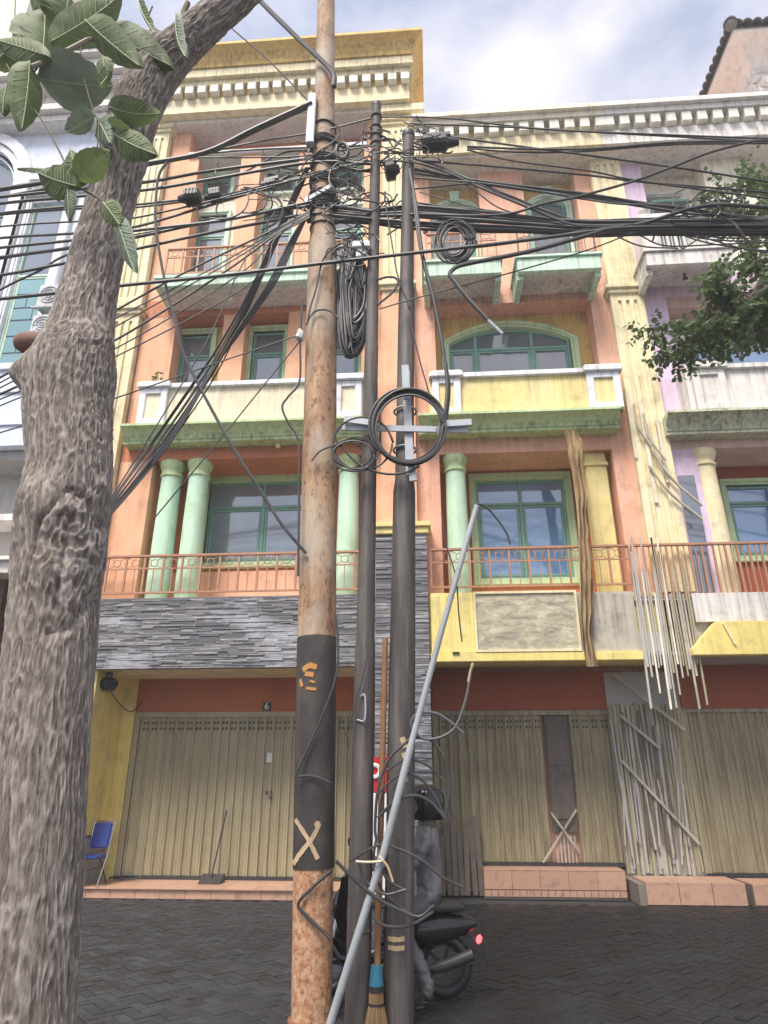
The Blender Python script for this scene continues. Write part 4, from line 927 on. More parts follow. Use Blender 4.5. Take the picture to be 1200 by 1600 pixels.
stem([(176, 322, TY-.12), (140, 302, 2.8), (118, 290)], .006); stem([(118, 290), (92, 235), (70, 195), (36, 145), (10, 100)], .006); stem([(36, 145), (50, 118), (70, 92), (98, 78)], .006)
stem([(40, 108, 2.7), (80, 92, 2.7), (138, 62, 2.7)], .016, 'cutbranch'); stem([(138, 62, 2.7), (190, 60, 2.9), (225, 75, TY)], .014, 'cutbranch')
stem([(126, 70), (128, 110), (150, 182), (168, 200)], .004); stem([(118, 290), (150, 235), (155, 190)], .004); stem([(24, -5), (22, 50), (16, 90)], .004); stem([(238, 10), (232, 25)], .006); stem([(140, 300), (165, 318), (182, 338)], .006, Y=2.6)

# ================================================================== tree on the right with fine leaflets
t2 = thing('street_tree', 'fine leaved tree reaching its branches in from the right edge', 'tree', (9.3, 7.6, 0))
MB().tube(crom([(9.3, 7.6, 0), (9.25, 7.6, 3), (9.1, 7.6, 6), (9.2, 7.7, 9), (9.6, 7.8, 12)], 6), [.24-.0062*i for i in range(25)], 16).build('trunk', M['cutwood'], t2, smooth=True)
rnd = random.Random(3); fol = MB()
def spray(p, d, n, ln):
    """one compound leaf: paired leaflets along a drooping stalk"""
    d = d.normalized(); q = p.copy(); sd = d.cross(Vector((0, 0, 1)))
    sd = sd.normalized() if sd.length > .1 else Vector((1, 0, 0))
    for k in range(n):
        q = q+d*ln/n; d = (d+Vector((0, 0, -.05))).normalized()
        for s_ in (-1, 1):
            ld = (sd*s_*.9+d*.5+Vector((rnd.uniform(-.3, .3), rnd.uniform(-.3, .3), rnd.uniform(-.5, .15)))).normalized(); sz = rnd.uniform(.07, .115)
            up = ld.cross(Vector((rnd.uniform(-1, 1), rnd.uniform(-1, 1), rnd.uniform(.2, 1)))).normalized()*sz*.33
            fol.add([q, q+ld*sz*.5+up, q+ld*sz, q+ld*sz*.5-up], [(0, 1, 2, 3)])
for tgt in [[(1260, 280), (1200, 290), (1150, 290), (1118, 300)], [(1260, 330), (1200, 325), (1150, 332), (1120, 318)], [(1240, 300), (1190, 345), (1145, 345)], [(1260, 430), (1200, 400), (1165, 385)], [(1250, 420), (1195, 415), (1175, 400)],
            [(1260, 500), (1180, 470), (1135, 440), (1112, 425)], [(1270, 520), (1190, 490), (1130, 465), (1108, 455)], [(1270, 540), (1180, 515), (1110, 525), (1060, 520), (1010, 512)], [(1260, 520), (1170, 530), (1100, 540), (1060, 555), (1042, 540)],
            [(1250, 500), (1170, 500), (1120, 495), (1085, 505)], [(1260, 470), (1190, 480), (1150, 500), (1128, 525)], [(1270, 260), (1200, 275), (1170, 270)], [(1260, 455), (1195, 455), (1160, 480)]]:
    Yb = rnd.uniform(7.2, 8.2); pts = crom([at(x, y, Yb) for x, y in tgt], 8); MB().tube([Vector((9.1, 7.6, pts[0].z-.8))]+pts, [.03]+[.016-.011*i/len(pts) for i in range(len(pts))], 6).build('branch', M['twig'], t2, smooth=True)
    for i, p in enumerate(pts):
        for _ in range(2 if rnd.random() < .8 else 0):
            dr = Vector((rnd.uniform(-1, .6), rnd.uniform(-1, 1), rnd.uniform(-1.0, .5))); spray(p+Vector((rnd.uniform(-.05, .05),)*3), dr, rnd.randint(5, 9), rnd.uniform(.2, .42))
fol.build('foliage', M['leaflet'], t2, kind='stuff')

# ================================================================== poles
def taper(a, b, ra, rb, n=30, seg=10):
    a, b = Vector(a), Vector(b); return [a+(b-a)*i/seg for i in range(seg+1)], [ra+(rb-ra)*i/seg for i in range(seg+1)]
def pole_seg(m, a, b, ra, rb, n=30): p, r = taper(a, b, ra, rb); return m.tube(p, r, n)
def stroke(parent, pts, w, cx, cy, r, mat, name='paint_mark'):
    """painted stroke lying on a round pole; pts are pixels"""
    out = []
    P_ = crom([at(x, y, cy-r) for x, y in pts], 8); vs_, fs_ = [], []
    for i, p in enumerate(P_):
        t = (P_[min(i+1, len(P_)-1)]-P_[max(0, i-1)]).normalized(); sx, sz = -t.z, t.x
        for s_ in (-1, 1):
            ww = w/2*(.8+.35*random.random()); X, Z = p.x+sx*s_*ww, p.z+sz*s_*ww; X = max(cx(Z)-r*.985, min(cx(Z)+r*.985, X)); vs_.append((X, cy-math.sqrt((r+.004)**2-(X-cx(Z))**2), Z))
    fs_ = [(2*i, 2*i+1, 2*i+3, 2*i+2) for i in range(len(P_)-1)]
    MB().add(vs_, fs_).build(name, M[mat], parent)
PA = thing('utility_pole', 'thick rusty steel utility pole with tan X mark and flaking rust base', 'utility pole', (-1.0, 6.2, 0))
ax_ = lambda z: -1.0-.0232*z
m = MB(); pole_seg(m, (ax_(0), 6.2, 0), (ax_(1.05), 6.2, 1.05), .158, .168); m.build('base_section', M['scaly'], PA, smooth=True)
MB().lathe([(.19, -.02), (.185, .008), (.168, .014)], (-1.0, 6.2, 0), 28).build('collar', M['rustedge'], PA, smooth=True)
m = MB(); pole_seg(m, (ax_(1.05), 6.2, 1.05), (ax_(2.97), 6.2, 2.97), .174, .186); m.build('coated_section', M['coated'], PA, smooth=True)
m = MB(); p, r = taper((ax_(2.97), 6.2, 2.97), (ax_(7.7), 6.2, 7.7), .182, .172); q, s_ = taper((ax_(7.95), 6.2, 7.95), (ax_(14.5), 6.2, 14.5), .146, .115); m.tube(p+q, r+s_, 30); m.build('upper_section', M['rustpole'], PA, smooth=True)
stroke(PA, [(459, 1280), (478, 1306), (497, 1342)], .035, ax_, 6.2, .176, 'mark'); stroke(PA, [(492, 1286), (497, 1290), (486, 1312), (468, 1334), (455, 1352)], .038, ax_, 6.2, .176, 'mark')
stroke(PA, [(472, 1046), (484, 1040), (495, 1042)], .05, ax_, 6.2, .185, 'amber'); stroke(PA, [(476, 1052), (490, 1054)], .045, ax_, 6.2, .185, 'amber'); stroke(PA, [(478, 1075), (494, 1077)], .025, ax_, 6.2, .185, 'amber'); stroke(PA, [(468, 1060), (471, 1072)], .03, ax_, 6.2, .185, 'amber'); stroke(PA, [(484, 1064), (492, 1066)], .02, ax_, 6.2, .185, 'amber')
MB().box(-1.42, -1.32, 6.0, 6.1, 9.25, 10.15).build('bracket_box', M['galv'], PA, bevel=.01)
for z in (7.98, 8.35, 9.0, 9.35, 9.7):
    MB().ring((ax_(z), 6.2, z), .15, .014, 'z', 24, 5).build('strap', M['darkmetal'], PA)
MB().bar((ax_(8.35)-.2, 6.03, 8.28), (ax_(8.35)+.12, 6.03, 8.5), .05, .03).build('clamp_plate', M['galv'], PA)
PB = thing('utility_pole', 'thin grey pole in the middle with bare top, between rusty pole and bracket pole', 'utility pole', (-.64, 6.15, 0))
bx_ = lambda z: -.635+.0105*z
m = MB(); segs = [(0, .100), (1.3, .098), (2.9, .092), (2.93, .086), (4.9, .078), (6.2, .075), (6.25, .07), (7.5, .068), (9.45, .060), (10.02, .058)]
m.tube([(bx_(z), 6.15, z) for z, r in segs], [r for z, r in segs], 26); m.build('shaft', M['darkpole'], PB, smooth=True)
MB().ring((bx_(1.0), 6.15, .62), .1, .006, 'z', 24, 4).build('weld_ring', M['darkpole'], PB)
MB().tube(crom([(bx_(2.3)-.02, 6.045, 2.42), (bx_(2.3)+.02, 6.03, 2.42), (bx_(2.3)+.02, 6.03, 2.22), (bx_(2.3)-.05, 6.06, 2.22)], 4), .008, 6).build('hook', M['galv'], PB)
for z in (9.3, 9.45, 9.6, 9.8): MB().ring((bx_(z), 6.15, z), .066, .012, 'z', 20, 5).build('strap', M['darkmetal'], PB)
MB().lathe([(.062, 0), (.062, .05), (.03, .07)], (bx_(10.0), 6.15, 10.0), 18).build('cap', M['darkmetal'], PB)
PC = thing('utility_pole', 'dark pole with galvanised cross bracket and coiled cable, right of the pair', 'utility pole', (-.325, 6.2, 0))
cx_ = lambda z: -.325+.0222*z
m = MB(); segs = [(0, .122), (1.5, .120), (2.94, .120), (4.45, .112), (4.6, .096), (6.95, .092), (7.1, .082), (9.3, .074), (9.5, .07)]
m.tube([(cx_(z), 6.2, z) for z, r in segs], [r for z, r in segs], 26); m.build('shaft', M['darkpole'], PC, smooth=True)
MB().lathe([(.075, 0), (.085, .03), (.08, .09), (.04, .12)], (cx_(9.45), 6.2, 9.45), 18).build('cap', M['darkmetal'], PC, smooth=True)
for py in (1467, 1481): stroke(PC, [(606, py), (619, py+1), (632, py)], .035, cx_, 6.2, .122, 'mark')
for a, b, w in (((628, 1152), (634, 1168), .05), ((630, 1176), (633, 1184), .04), ((630, 1212), (634, 1222), .045), ((629, 1196), (633, 1202), .03)): stroke(PC, [a, b], w, cx_, 6.2, .121, 'mark')
cr_ = thing('cross_bracket', 'galvanised steel cross bracket strapped to the dark pole for coiled cable', 'bracket', (-.2, 6.04, 5.1))
def bpx(a, b, w, d=.012, Y=6.04): return at(*a, Y), at(*b, Y), w, d
m = MB(); m.bar(*bpx((634, 580), (641, 742), .085, .03, 6.06)); m.build('upright', M['galv'], cr_, bevel=.004)
m = MB(); m.bar(*bpx((535, 668), (731, 672), .07, .02, 6.02), up=(0, 1, 0)); m.build('cross_arm', M['galv'], cr_, bevel=.004)
for a, b in (((538, 655), (589, 662)), ((690, 663), (737, 660)), ((633, 571), (636, 624)), ((640, 704), (646, 752))):
    m = MB(); m.bar(*bpx(a, b, .075, .03, 5.98)); m.build('arm_plate', M['galv'], cr_, bevel=.004)
for z in (at(632, 632, 6.05).z, at(634, 693, 6.05).z): MB().ring((cx_(z), 6.2, z), .118, .012, 'z', 24, 5).build('strap', M['galv'], cr_)
MB().bar(at(690, 664, 5.98), at(683, 676, 6.02), .06, .012).build('arm_hook', M['galv'], cr_)

# ================================================================== cables
def wr(p, w): return w/F*((Vector(p)-camo.location).dot(Vector((-math.sin(YAW)*math.cos(PITCH), math.cos(YAW)*math.cos(PITCH), math.sin(PITCH)))))/2
def cab(label, pts, w=5, Y=6.2, group=None, mat='cable', name='cable', n=6, cat='cable'):
    P_ = [at(p[0], p[1], p[2] if len(p) > 2 else Y) for p in pts]; r = max(.004, wr(P_[0], w)*.92)
    o = MB().tube(crom(P_, n) if len(P_) > 2 else P_, r, 7).build(name, M[mat], smooth=True); return tag(o, label, cat, group)
G1 = 'cables running left from the rusty pole'; L1 = 'black cable running left from the rusty pole past the tree trunk'
cab('thick black cable sloping from high on the rusty pole down to the left', [(-150, 320), (0, 296), (147, 273), (222, 257), (320, 238), (400, 200), (487, 160)], 8, 6.0)
cab('second cable under the thick sloping one at the top left', [(-150, 332), (0, 308), (147, 280), (222, 260), (330, 238), (400, 205), (487, 166)], 5, 6.1)
cab('thin cable crossing the orange attic wall between tree and thin pole', [(300, 242), (400, 222), (500, 205), (580, 185)], 3, 6.1)
LW = (([(-150, 330), (0, 308), (217, 286), (330, 267), (487, 247)], 8), ([(-150, 342), (0, 318), (216, 298), (330, 280), (487, 254), (580, 256)], 8), ([(-150, 355), (0, 333), (127, 322), (205, 320), (285, 312)], 6),
    ([(-150, 358), (0, 336), (128, 326), (200, 325), (290, 315)], 5), ([(-150, 375), (0, 354), (120, 346), (200, 342), (305, 320), (400, 300), (490, 270)], 5), ([(-150, 392), (0, 372), (110, 365), (200, 357), (310, 326), (412, 295), (492, 268)], 7),
    ([(-150, 405), (0, 387), (115, 375), (205, 361), (350, 344), (487, 315)], 8), ([(-150, 420), (0, 402), (108, 388), (206, 372), (325, 347), (487, 322), (580, 330)], 8), ([(-150, 424), (0, 405), (206, 367), (340, 345), (487, 320)], 4),
    ([(-150, 448), (0, 430), (102, 411), (212, 389), (312, 367), (425, 345), (487, 335), (580, 342)], 8), ([(310, 246), (400, 246), (480, 243), (580, 228)], 4), ([(300, 241), (400, 234), (490, 230), (580, 227)], 5),
    ([(330, 310), (420, 288), (490, 262), (580, 268)], 7), ([(300, 322), (400, 296), (490, 274), (575, 250)], 6), ([(380, 270), (440, 240), (480, 236), (530, 245), (580, 252)], 5))
LEFT = [q for q, w in LW if q[0][0] < 0]
for pts, w in LW:
    ly = sorted(q[0][1] for q in LEFT); nth = ('uppermost', 'second', 'third', 'fourth', 'fifth', 'sixth', 'seventh', 'eighth', 'ninth', 'tenth')
    cab((nth[ly.index(pts[0][1])]+' from the top of the black cables running left past the trunk') if pts[0][0] < 0 else L1, pts, w*.66, 6.12+random.uniform(-.1, .1), G1, random.choice(('cable', 'cable', 'cablegrey')))
cab('long single cable crossing the whole picture just below the pole tangle', [(-150, 482), (0, 467), (95, 457), (200, 445), (350, 430), (500, 412), (640, 396), (800, 378), (920, 362), (980, 352)], 6, 5.95)
cab('cable crossing the others diagonally at the far left beside the tall window', [(-150, 540), (0, 453), (60, 424), (105, 398), (206, 366)], 4, 6.1)
G2 = 'thin wires fanning down left from the rusty pole'; L2 = 'thin wire fanning down to the lower left from the rusty pole'
for k, (x, y, ye, sx, sy) in enumerate([(172, 490, 590, 300, 420), (172, 502, 598, 330, 420), (172, 515, 606, 355, 412), (172, 536, 616, 352, 424), (174, 548, 624, 372, 430), (175, 560, 634, 395, 440)]):
    cab(('uppermost', 'second', 'third', 'fourth', 'fifth', 'lowest')[k]+' of the thin wires fanning down left under the trunk burl', [(-60, ye+28), (0, ye), (x, y), (sx, sy), (430, 358+k*3), (484, 330+k*2)], 4 if k in (0, 3) else 2.5, 6.0, G2)
cab('thin wire from the pole collar past the two windows to the tree', [(-40, 690), (0, 676), (156, 630), (330, 570), (471, 522)], 2.5, 6.0)
cab('thin wire dropping steeply from the rusty pole to the mint columns', [(240, 811), (354, 674), (430, 580), (468, 534)], 2.5, 6.05)
cab('thin straight wire dropping from the balcony slab toward the tree', [(160, 800), (260, 640), (330, 520), (375, 420), (430, 330)], 2.5, 6.0)
G3 = 'strands of the heavy bundle going down to the tree'; L3 = 'strand of the heavy black bundle slanting down from the rusty pole to the tree'
for k in range(9):
    d = (k-4)*2.0; j = random.uniform(-3, 3)
    cab(L3, [(480+d*.4, 262), (468+d*.6, 290), (430+d*.6, 375), (398+d*.7, 448+j*.6), (352+d*1.3+j, 537+j), (309+d*2.0+j, 607+j*2.5), (236+d*1.9+j*2, 712), (160+d*.3, 803+k*1.6, 5.4), (90, 880, 5.0)], 2.6 if k % 2 else 2.1, 6.05+k*.012, G3)
for k in range(5):
    d = k*6
    cab(L3, [(486, 325), (455+d*.4, 372), (420+d*.5, 440), (368+d*.3, 520), (322-d*.2, 598), (268, 690-d*.5), (205-d*.2, 765), (150, 820+k*2, 5.3)], 2.4, 6.0+k*.015, G3)
cab('loose loop cable hanging under the sloping cable beside the fluted pilaster', [(262, 252), (248, 275), (243, 320), (244, 360), (257, 437), (275, 505), (290, 560), (354, 682), (407, 767), (441, 820), (478, 864)], 4.5, 6.0)
cab('two hanging loop wires between bundle and left windows', [(310, 322), (308, 332), (316, 344), (326, 342)], 3, 6.05)
cab('small curled wire end under the splice box', [(340, 318), (338, 330), (346, 340), (358, 340)], 3, 6.05)
cab('thick cable entering from the top to the rusty pole', [(380, -30), (405, 0), (460, 55), (517, 110), (522, 135)], 8, 6.0)
cab('thin wire from the tree top to the rusty pole', [(352, 36), (420, 95), (480, 156)], 2.5, 5.9)
cab('medium wire hanging bent beside the rusty pole over the pale parapet', [(472, 470), (469, 535), (468, 595), (450, 620), (441, 636), (450, 660), (466, 690), (467, 760), (466, 900)], 3.5, 6.0)
cab('cable lying curved across the front of the rusty pole', [(527, 382), (505, 405), (494, 450), (485, 480), (480, 505)], 3, 5.98)
cab('black tie looped round the rusty pole halfway up', [(478, 508), (490, 488), (508, 484), (522, 490), (528, 497)], 3.2, 5.99)
cab('curved cable down the right side of the coated part of the rusty pole', [(524, 960), (528, 1000), (527, 1045), (515, 1090), (490, 1150), (462, 1210)], 4, 5.99)
cab('black band round the coated part of the rusty pole', [(460, 1214), (478, 1212), (498, 1215), (517, 1224)], 4, 6.0)
cab('bent dark cable across the flaking base of the rusty pole', [(518, 1360), (490, 1385), (466, 1412), (480, 1432), (518, 1468)], 5.5, 6.01)
# right-hand side
G4 = 'cables running right from the dark poles'; L4 = 'black cable running right from the dark poles above the balconies'
for pts, w in (([(590, 183), (660, 183), (720, 187), (800, 197), (920, 206), (1200, 222), (1400, 238)], 4.5), ([(640, 193), (800, 199), (920, 206), (1200, 217), (1400, 228)], 4.5), ([(649, 205), (700, 213), (800, 227), (920, 243), (1050, 261), (1200, 284), (1400, 318)], 5.5),
    ([(730, 229), (800, 232), (920, 233), (1050, 223), (1200, 220), (1400, 218)], 6), ([(730, 232), (820, 238), (920, 236), (1050, 226), (1200, 224)], 5), ([(730, 234), (800, 251), (920, 267), (1000, 283), (1200, 310), (1400, 340)], 5), ([(663, 252), (757, 259), (920, 274), (1000, 284), (1200, 301), (1400, 320)], 5.5),
    ([(648, 265), (750, 283), (840, 294), (920, 304), (1000, 317), (1100, 331), (1200, 342), (1400, 360)], 9), ([(648, 270), (752, 287), (840, 299), (920, 308), (1000, 322), (1100, 336), (1250, 344)], 7), ([(648, 278), (750, 286), (850, 300), (960, 318), (1050, 322), (1200, 346)], 5), ([(648, 295), (740, 287), (800, 292), (905, 310), (970, 318)], 5),
    ([(640, 315), (720, 326), (800, 338), (920, 354)], 5), ([(640, 245), (690, 262), (757, 290), (805, 310), (860, 332), (905, 347), (960, 354), (1200, 356)], 7), ([(640, 250), (700, 270), (757, 296), (810, 318), (870, 342), (930, 353), (1200, 352)], 6),
    ([(590, 250), (660, 256), (720, 275), (800, 312), (890, 350), (960, 356)], 4), ([(660, 262), (730, 290), (780, 325), (850, 345)], 3.5), ([(655, 300), (720, 318), (770, 330), (850, 340)], 3)):
    cab(L4, pts, w*.62, 6.2+random.uniform(-.1, .1), G4, random.choice(('cable', 'cable', 'cablegrey')))
G5 = 'cables of the heavy bundle at the right edge'; L5 = 'black cable in the heavy bundle running to the right edge'
for k in range(15):
    y0 = 318+k*2.6; ym = 343+k*1.75; j = random.uniform(-1.5, 1.5)
    cab(L5, [(480, 312+k*2.4+j), (575, 325+k*1.6+j), (640, y0+j*2), (757, y0+9+j-.2*k), (830, ym-6+j), (920, ym+j), (1000, ym-1), (1100, ym-2+j), (1250, ym-3+j*2), (1420, ym-4)], 4.8 if k % 3 else 3.4, 6.2+.03*math.sin(k*2.4), G5, 'cablegrey' if k % 5 == 2 else 'cable')
cab('cable crossing up to the right over the fluted pilaster', [(640, 335), (780, 336), (850, 318), (900, 308), (987, 284), (1050, 261), (1110, 238), (1175, 221)], 4.5, 6.1)
cab('arched cable rising over the bundle at the right', [(990, 352), (1020, 345), (1075, 327), (1125, 320), (1200, 324), (1400, 335)], 7, 6.05)
cab('thick bent cable with cut pale end above the arched window', [(762, 500), (730, 465), (708, 437), (703, 428), (712, 418), (735, 411), (830, 392), (920, 367), (960, 357), (1050, 354)], 8, 5.9)
cab('bare metal tip of the thick bent cable', [(761, 499), (785, 522)], 6, 5.9, mat='galv', name='cable_end', cat='cable end')
cab('thin wire across the small mint balconies', [(592, 483), (649, 466), (720, 447), (820, 420), (920, 390), (990, 363)], 2.5, 6.0)
cab('double wire with spacer above the first small balcony', [(640, 396), (760, 385), (850, 372), (920, 358)], 3, 6.1)
G6 = 'loose wires below the bundle at the right'; L6 = 'loose thin wire hanging below the heavy bundle at the right edge'
for pts in ([(1060, 365), (1100, 378), (1160, 388), (1250, 396)], [(1060, 370), (1066, 388), (1090, 374), (1110, 366)], [(1080, 365), (1130, 380), (1180, 392), (1260, 402)], [(1000, 368), (1040, 384), (1120, 382), (1200, 378)], [(1090, 366), (1140, 372), (1250, 370)], [(1040, 362), (1110, 374), (1180, 378), (1260, 384)], [(950, 362), (1000, 384), (1060, 388)]):
    cab(L6, pts, 2.6, 6.2, G6)
cab('first of two cables dropping from the dark pole to the coil', [(640, 265), (650, 320), (661, 400), (677, 464), (692, 542), (699, 602), (694, 655)], 5.5, 6.0)
cab('second drop cable beside it reaching the cross bracket', [(645, 300), (655, 380), (664, 420), (682, 490), (697, 570), (702, 610), (697, 660)], 4.5, 6.03)
cab('thin straight wire right of the dark pole to the framed post', [(640, 495), (655, 560), (676, 632)], 2.5, 6.1)
cab('looped wire between thin pole and dark pole', [(590, 476), (612, 458), (622, 442), (617, 434), (604, 433), (590, 437)], 4, 6.1)
cab('long thin wire between the two dark poles', [(600, 300), (606, 340), (614, 390), (622, 432), (640, 480)], 2.5, 6.1)
cab('thin hanging wire with curled end below the middle railing', [(690, 800), (697, 850), (712, 900), (717, 960), (722, 1003)], 2.5, 6.0)
cab('cable emerging from the top of the grey conduit', [(745, 787), (757, 790), (772, 805), (790, 830), (797, 850)], 4, 5.98)
cab('thin wire hanging down the coated pole gap', [(580, 1000), (566, 1060), (550, 1120), (540, 1140), (545, 1170)], 2, 6.02)
# coils
def coil(name, label, c, rx, ry, turns, w, Y, jit=3, group=None, skew=0):
    pts = []; N_ = 26
    for t in range(turns*N_+1):
        a = 2*math.pi*t/N_; k = t//N_
        if t % N_ == 0: jx, jy, jr = [random.uniform(-jit, jit) for _ in range(3)]
        pts.append(at(c[0]+(rx+jr)*math.cos(a)+jx+skew*math.sin(a), c[1]+(ry+jr)*math.sin(a)+jy, Y+.025*math.sin(k*2.1)))
    o = MB().tube(crom(pts, 2), wr(pts[0], w)*.92, 6).build(name, M['cable'], smooth=True); return tag(o, label, 'cable coil', group)
coil('cable_coil', 'large round coil of black cable hung on the cross bracket', (636, 667), 54, 55, 6, 4.5, 5.93, 4)
coil('cable_coil', 'loose single loop of cable between rusty pole and bracket', (568, 693), 47, 42, 1, 4, 5.97, 2)
coil('cable_coil', 'small drooping loops of wire in front of the mint column capital', (553, 710), 33, 24, 3, 3, 5.95, 5)
cab('wire sagging from the loops to the bracket pole', [(527, 690), (560, 725), (600, 740), (635, 738), (655, 728)], 4, 5.95)
cab('wire tail from the loops onto the rusty pole', [(487, 720), (500, 705), (520, 697), (545, 690), (565, 700)], 3, 5.96)
coil('cable_coil', 'dense black cable coil hanging in front of the first small balcony', (710, 378), 24, 27, 13, 3.2, 6.1, 5)
coil('cable_coil', 'small ring of cable beside the top of the rusty pole', (535, 236), 10, 13, 5, 3, 6.05, 1.5)
# hanging bundle between rusty pole and thin pole
hbd = thing('cable_bundle', 'thick hanging bundle of black cable loops between rusty pole and thin pole', 'cable bundle', tuple(at(550, 560, 6.25)))
for k in range(78):
    x0 = 546+random.uniform(-9, 14); xl = 530+random.uniform(-4, 16); xr = 552+random.uniform(0, 22); yb = random.uniform(490, 560); y0 = 385+random.uniform(-10, 22); Yk = 6.22+random.uniform(-.12, .14)
    P_ = crom([at(x0, y0, Yk), at((x0+xl)/2-3, y0+40, Yk), at(xl, yb-70, Yk), at(xl+4, yb-18, Yk), at((xl+xr)/2-2, yb, Yk+.03), at(xr-2, yb-25, Yk+.05), at(xr, yb-80, Yk+.05), at((x0+xr)/2+4, y0+45, Yk+.03), at(x0+3, y0, Yk)], 5)
    MB().tube(P_, .011 if k % 3 else .014, 5).build('cable_loop', M['cable'] if k % 4 else M['cablegrey'], hbd, smooth=True)
def tangle(label, cx, cy, sx, sy, n, Y, w=2.4, mat='cable'):
    m = MB()
    for k in range(n):
        x, y = random.gauss(cx, sx*.5), random.gauss(cy, sy*.5); a = random.choice((0, 3.14))+random.gauss(0, .6); pts = []; yy = Y+random.uniform(-.25, .2); cv = random.gauss(0, .42)
        for i in range(random.randint(5, 8)):
            pts.append(at(x, y, yy)); a += cv+random.gauss(0, .22); st_ = random.uniform(9, 17)*(sx/36); x += math.cos(a)*st_*1.3; y += math.sin(a)*st_*.8; yy += random.uniform(-.03, .03)
            x += (cx-x)*.10; y += (cy-y)*.10
        m.tube(crom(pts, 4), wr(pts[0], w*random.uniform(.6, 1.4)), 5)
    return tag(m.build('cable_tangle', M[mat], smooth=True), label, 'cable tangle')
tangle('tangle of thin black wires wrapped round the rusty pole near its top', 512, 258, 46, 55, 26, 6.02, 2)
tangle('dense wire tangle behind the rusty pole at window height', 545, 325, 45, 38, 32, 6.2, 2)
tangle('dense wire knot between the tops of the two thin poles', 607, 235, 30, 40, 28, 6.2, 2)
tangle('wire tangle round the capped top of the bracket pole', 650, 222, 26, 22, 18, 6.12, 2)
tangle('bristling wire ends above the hanging cable bundle', 548, 385, 26, 22, 26, 6.2, 2)
tangle('wire ends and connectors in front of the left upper windows', 390, 300, 52, 18, 9, 6.05, 2)
tangle('small wire tangle over the right heavy bundle', 1095, 335, 45, 16, 16, 6.15)
tangle('loose wires over the small windows left of the rusty pole', 445, 330, 36, 36, 7, 6.05, 2)
# wire wraps: dark sleeves on the rusty pole
for k, (y, c) in enumerate(((232, 1), (262, 2), (292, 1), (318, 2), (335, 2))):
    z = at(505, y, 6.2).z
    for q in range(3): tag(MB().ring((ax_(z), 6.2, z+q*.035), .162+.004*q, .017, 'z', 22, 5).build('cable_wrap', M['cable']), 'black cable wrapped tightly round the upper rusty pole', 'cable', 'cable wraps on the rusty pole')
# splice closures
def closure(label, a, b, r, Y, ribs=True):
    A_, B_ = at(*a, Y), at(*b, Y); o = thing('splice_closure', label, 'cable box', tuple((A_+B_)/2)); t = (B_-A_)
    MB().tube([A_-t*.02, A_, A_+t*.05, B_-t*.3, B_-t*.22, B_+t*.1], [r*.5, r*.9, r, r, r*.62, r*.4], 12).build('shell', M['black'], o, smooth=False)
    m = MB()
    for k in range(4): p = A_+t*(.1+.17*k); m.tube([p, p+t*.04], r*1.12, 12)
    m.build('rib', M['darkmetal'], o)
    MB().obox((A_+B_)/2+Vector((0, -r*.3, r*1.05)), t*.35, (0, .02, 0), (0, 0, .025)).build('flange', M['black'], o)
closure('ribbed black splice box on the cables in front of the left upper window', (313, 308), (282, 311), .10, 6.05)
closure('second smaller splice lump right of the ribbed box', (346, 306), (322, 310), .085, 6.1)
closure('long tapered splice box right of the bracket pole top', (660, 226), (712, 222), .11, 6.15)
closure('black splice box between the thin pole and the bracket pole', (602, 268), (622, 264), .12, 6.2)
closure('slim dark splice sleeve on the cables left of the rusty pole', (408, 292), (440, 284), .06, 6.1)
o = thing('junction_box', 'small white plastic box fixed to the thin pole above the cable bundle', 'box', tuple(at(565, 388, 6.1))); p = at(565, 388, 6.08)
MB().box(p.x-.10, p.x+.10, 6.0, 6.16, p.z-.04, p.z+.05).build('body', M['whitepl'], o, bevel=.01); MB().box(p.x-.06, p.x+.06, 6.03, 6.13, p.z-.16, p.z-.041).build('neck', M['whitepl'], o, bevel=.01)
o = MB().tube(crom([at(467, 516, 6.0), at(470, 522, 6.0), at(466, 532, 6.0)], 4), [.03]*4+[.05]*4+[.015], 8).build('plastic_wrap', M['paper'], smooth=True); tag(o, 'scrap of clear plastic on a wire knot beside the rusty pole', 'plastic scrap')
# lower cable loops round the bracket pole
G7 = 'cable loops round the foot of the bracket pole'; L7 = 'grey black cable looped round the lower bracket pole'
for pts, w, Y in (([(602, 1205), (640, 1186), (680, 1205), (700, 1240), (710, 1280)], 4, 5.98), ([(590, 1240), (625, 1210), (655, 1215), (680, 1245), (695, 1277)], 4, 5.96), ([(590, 1278), (618, 1252), (650, 1243), (676, 1256), (696, 1280)], 5.5, 5.95),
    ([(545, 1346), (590, 1321), (620, 1325), (660, 1345), (690, 1370), (722, 1386)], 4.5, 5.93), ([(560, 1340), (570, 1375), (600, 1397), (635, 1390)], 4.5, 5.92), ([(525, 1345), (560, 1380), (600, 1410), (645, 1431)], 6, 5.9), ([(580, 1430), (600, 1446), (640, 1446), (677, 1425)], 5, 5.95),
    ([(594, 1352), (606, 1375), (632, 1391)], 5, 5.94), ([(588, 1310), (584, 1340), (590, 1375), (605, 1400), (650, 1432), (678, 1415)], 4.5, 5.97), ([(640, 1155), (608, 1186), (591, 1232), (586, 1290), (588, 1312)], 5, 5.98), ([(643, 1152), (672, 1156), (694, 1185), (702, 1230), (697, 1276)], 5, 5.97), ([(600, 1230), (592, 1280), (594, 1330)], 4, 6.0)):
    cab(L7, pts, w, Y, G7, 'cable')
cab('stiff cable curling into a loop below the yellow fascia', [(737, 1042), (728, 1092), (712, 1135), (688, 1152), (662, 1154), (646, 1140), (643, 1126), (656, 1114), (682, 1115), (706, 1130), (724, 1146)], 5, 5.95, mat='cablegrey')
cab('stripped brown end of the stiff cable under the yellow fascia', [(739, 1036), (735, 1050), (732, 1066)], 5, 5.95, mat='mark', name='cable_end', cat='cable end')
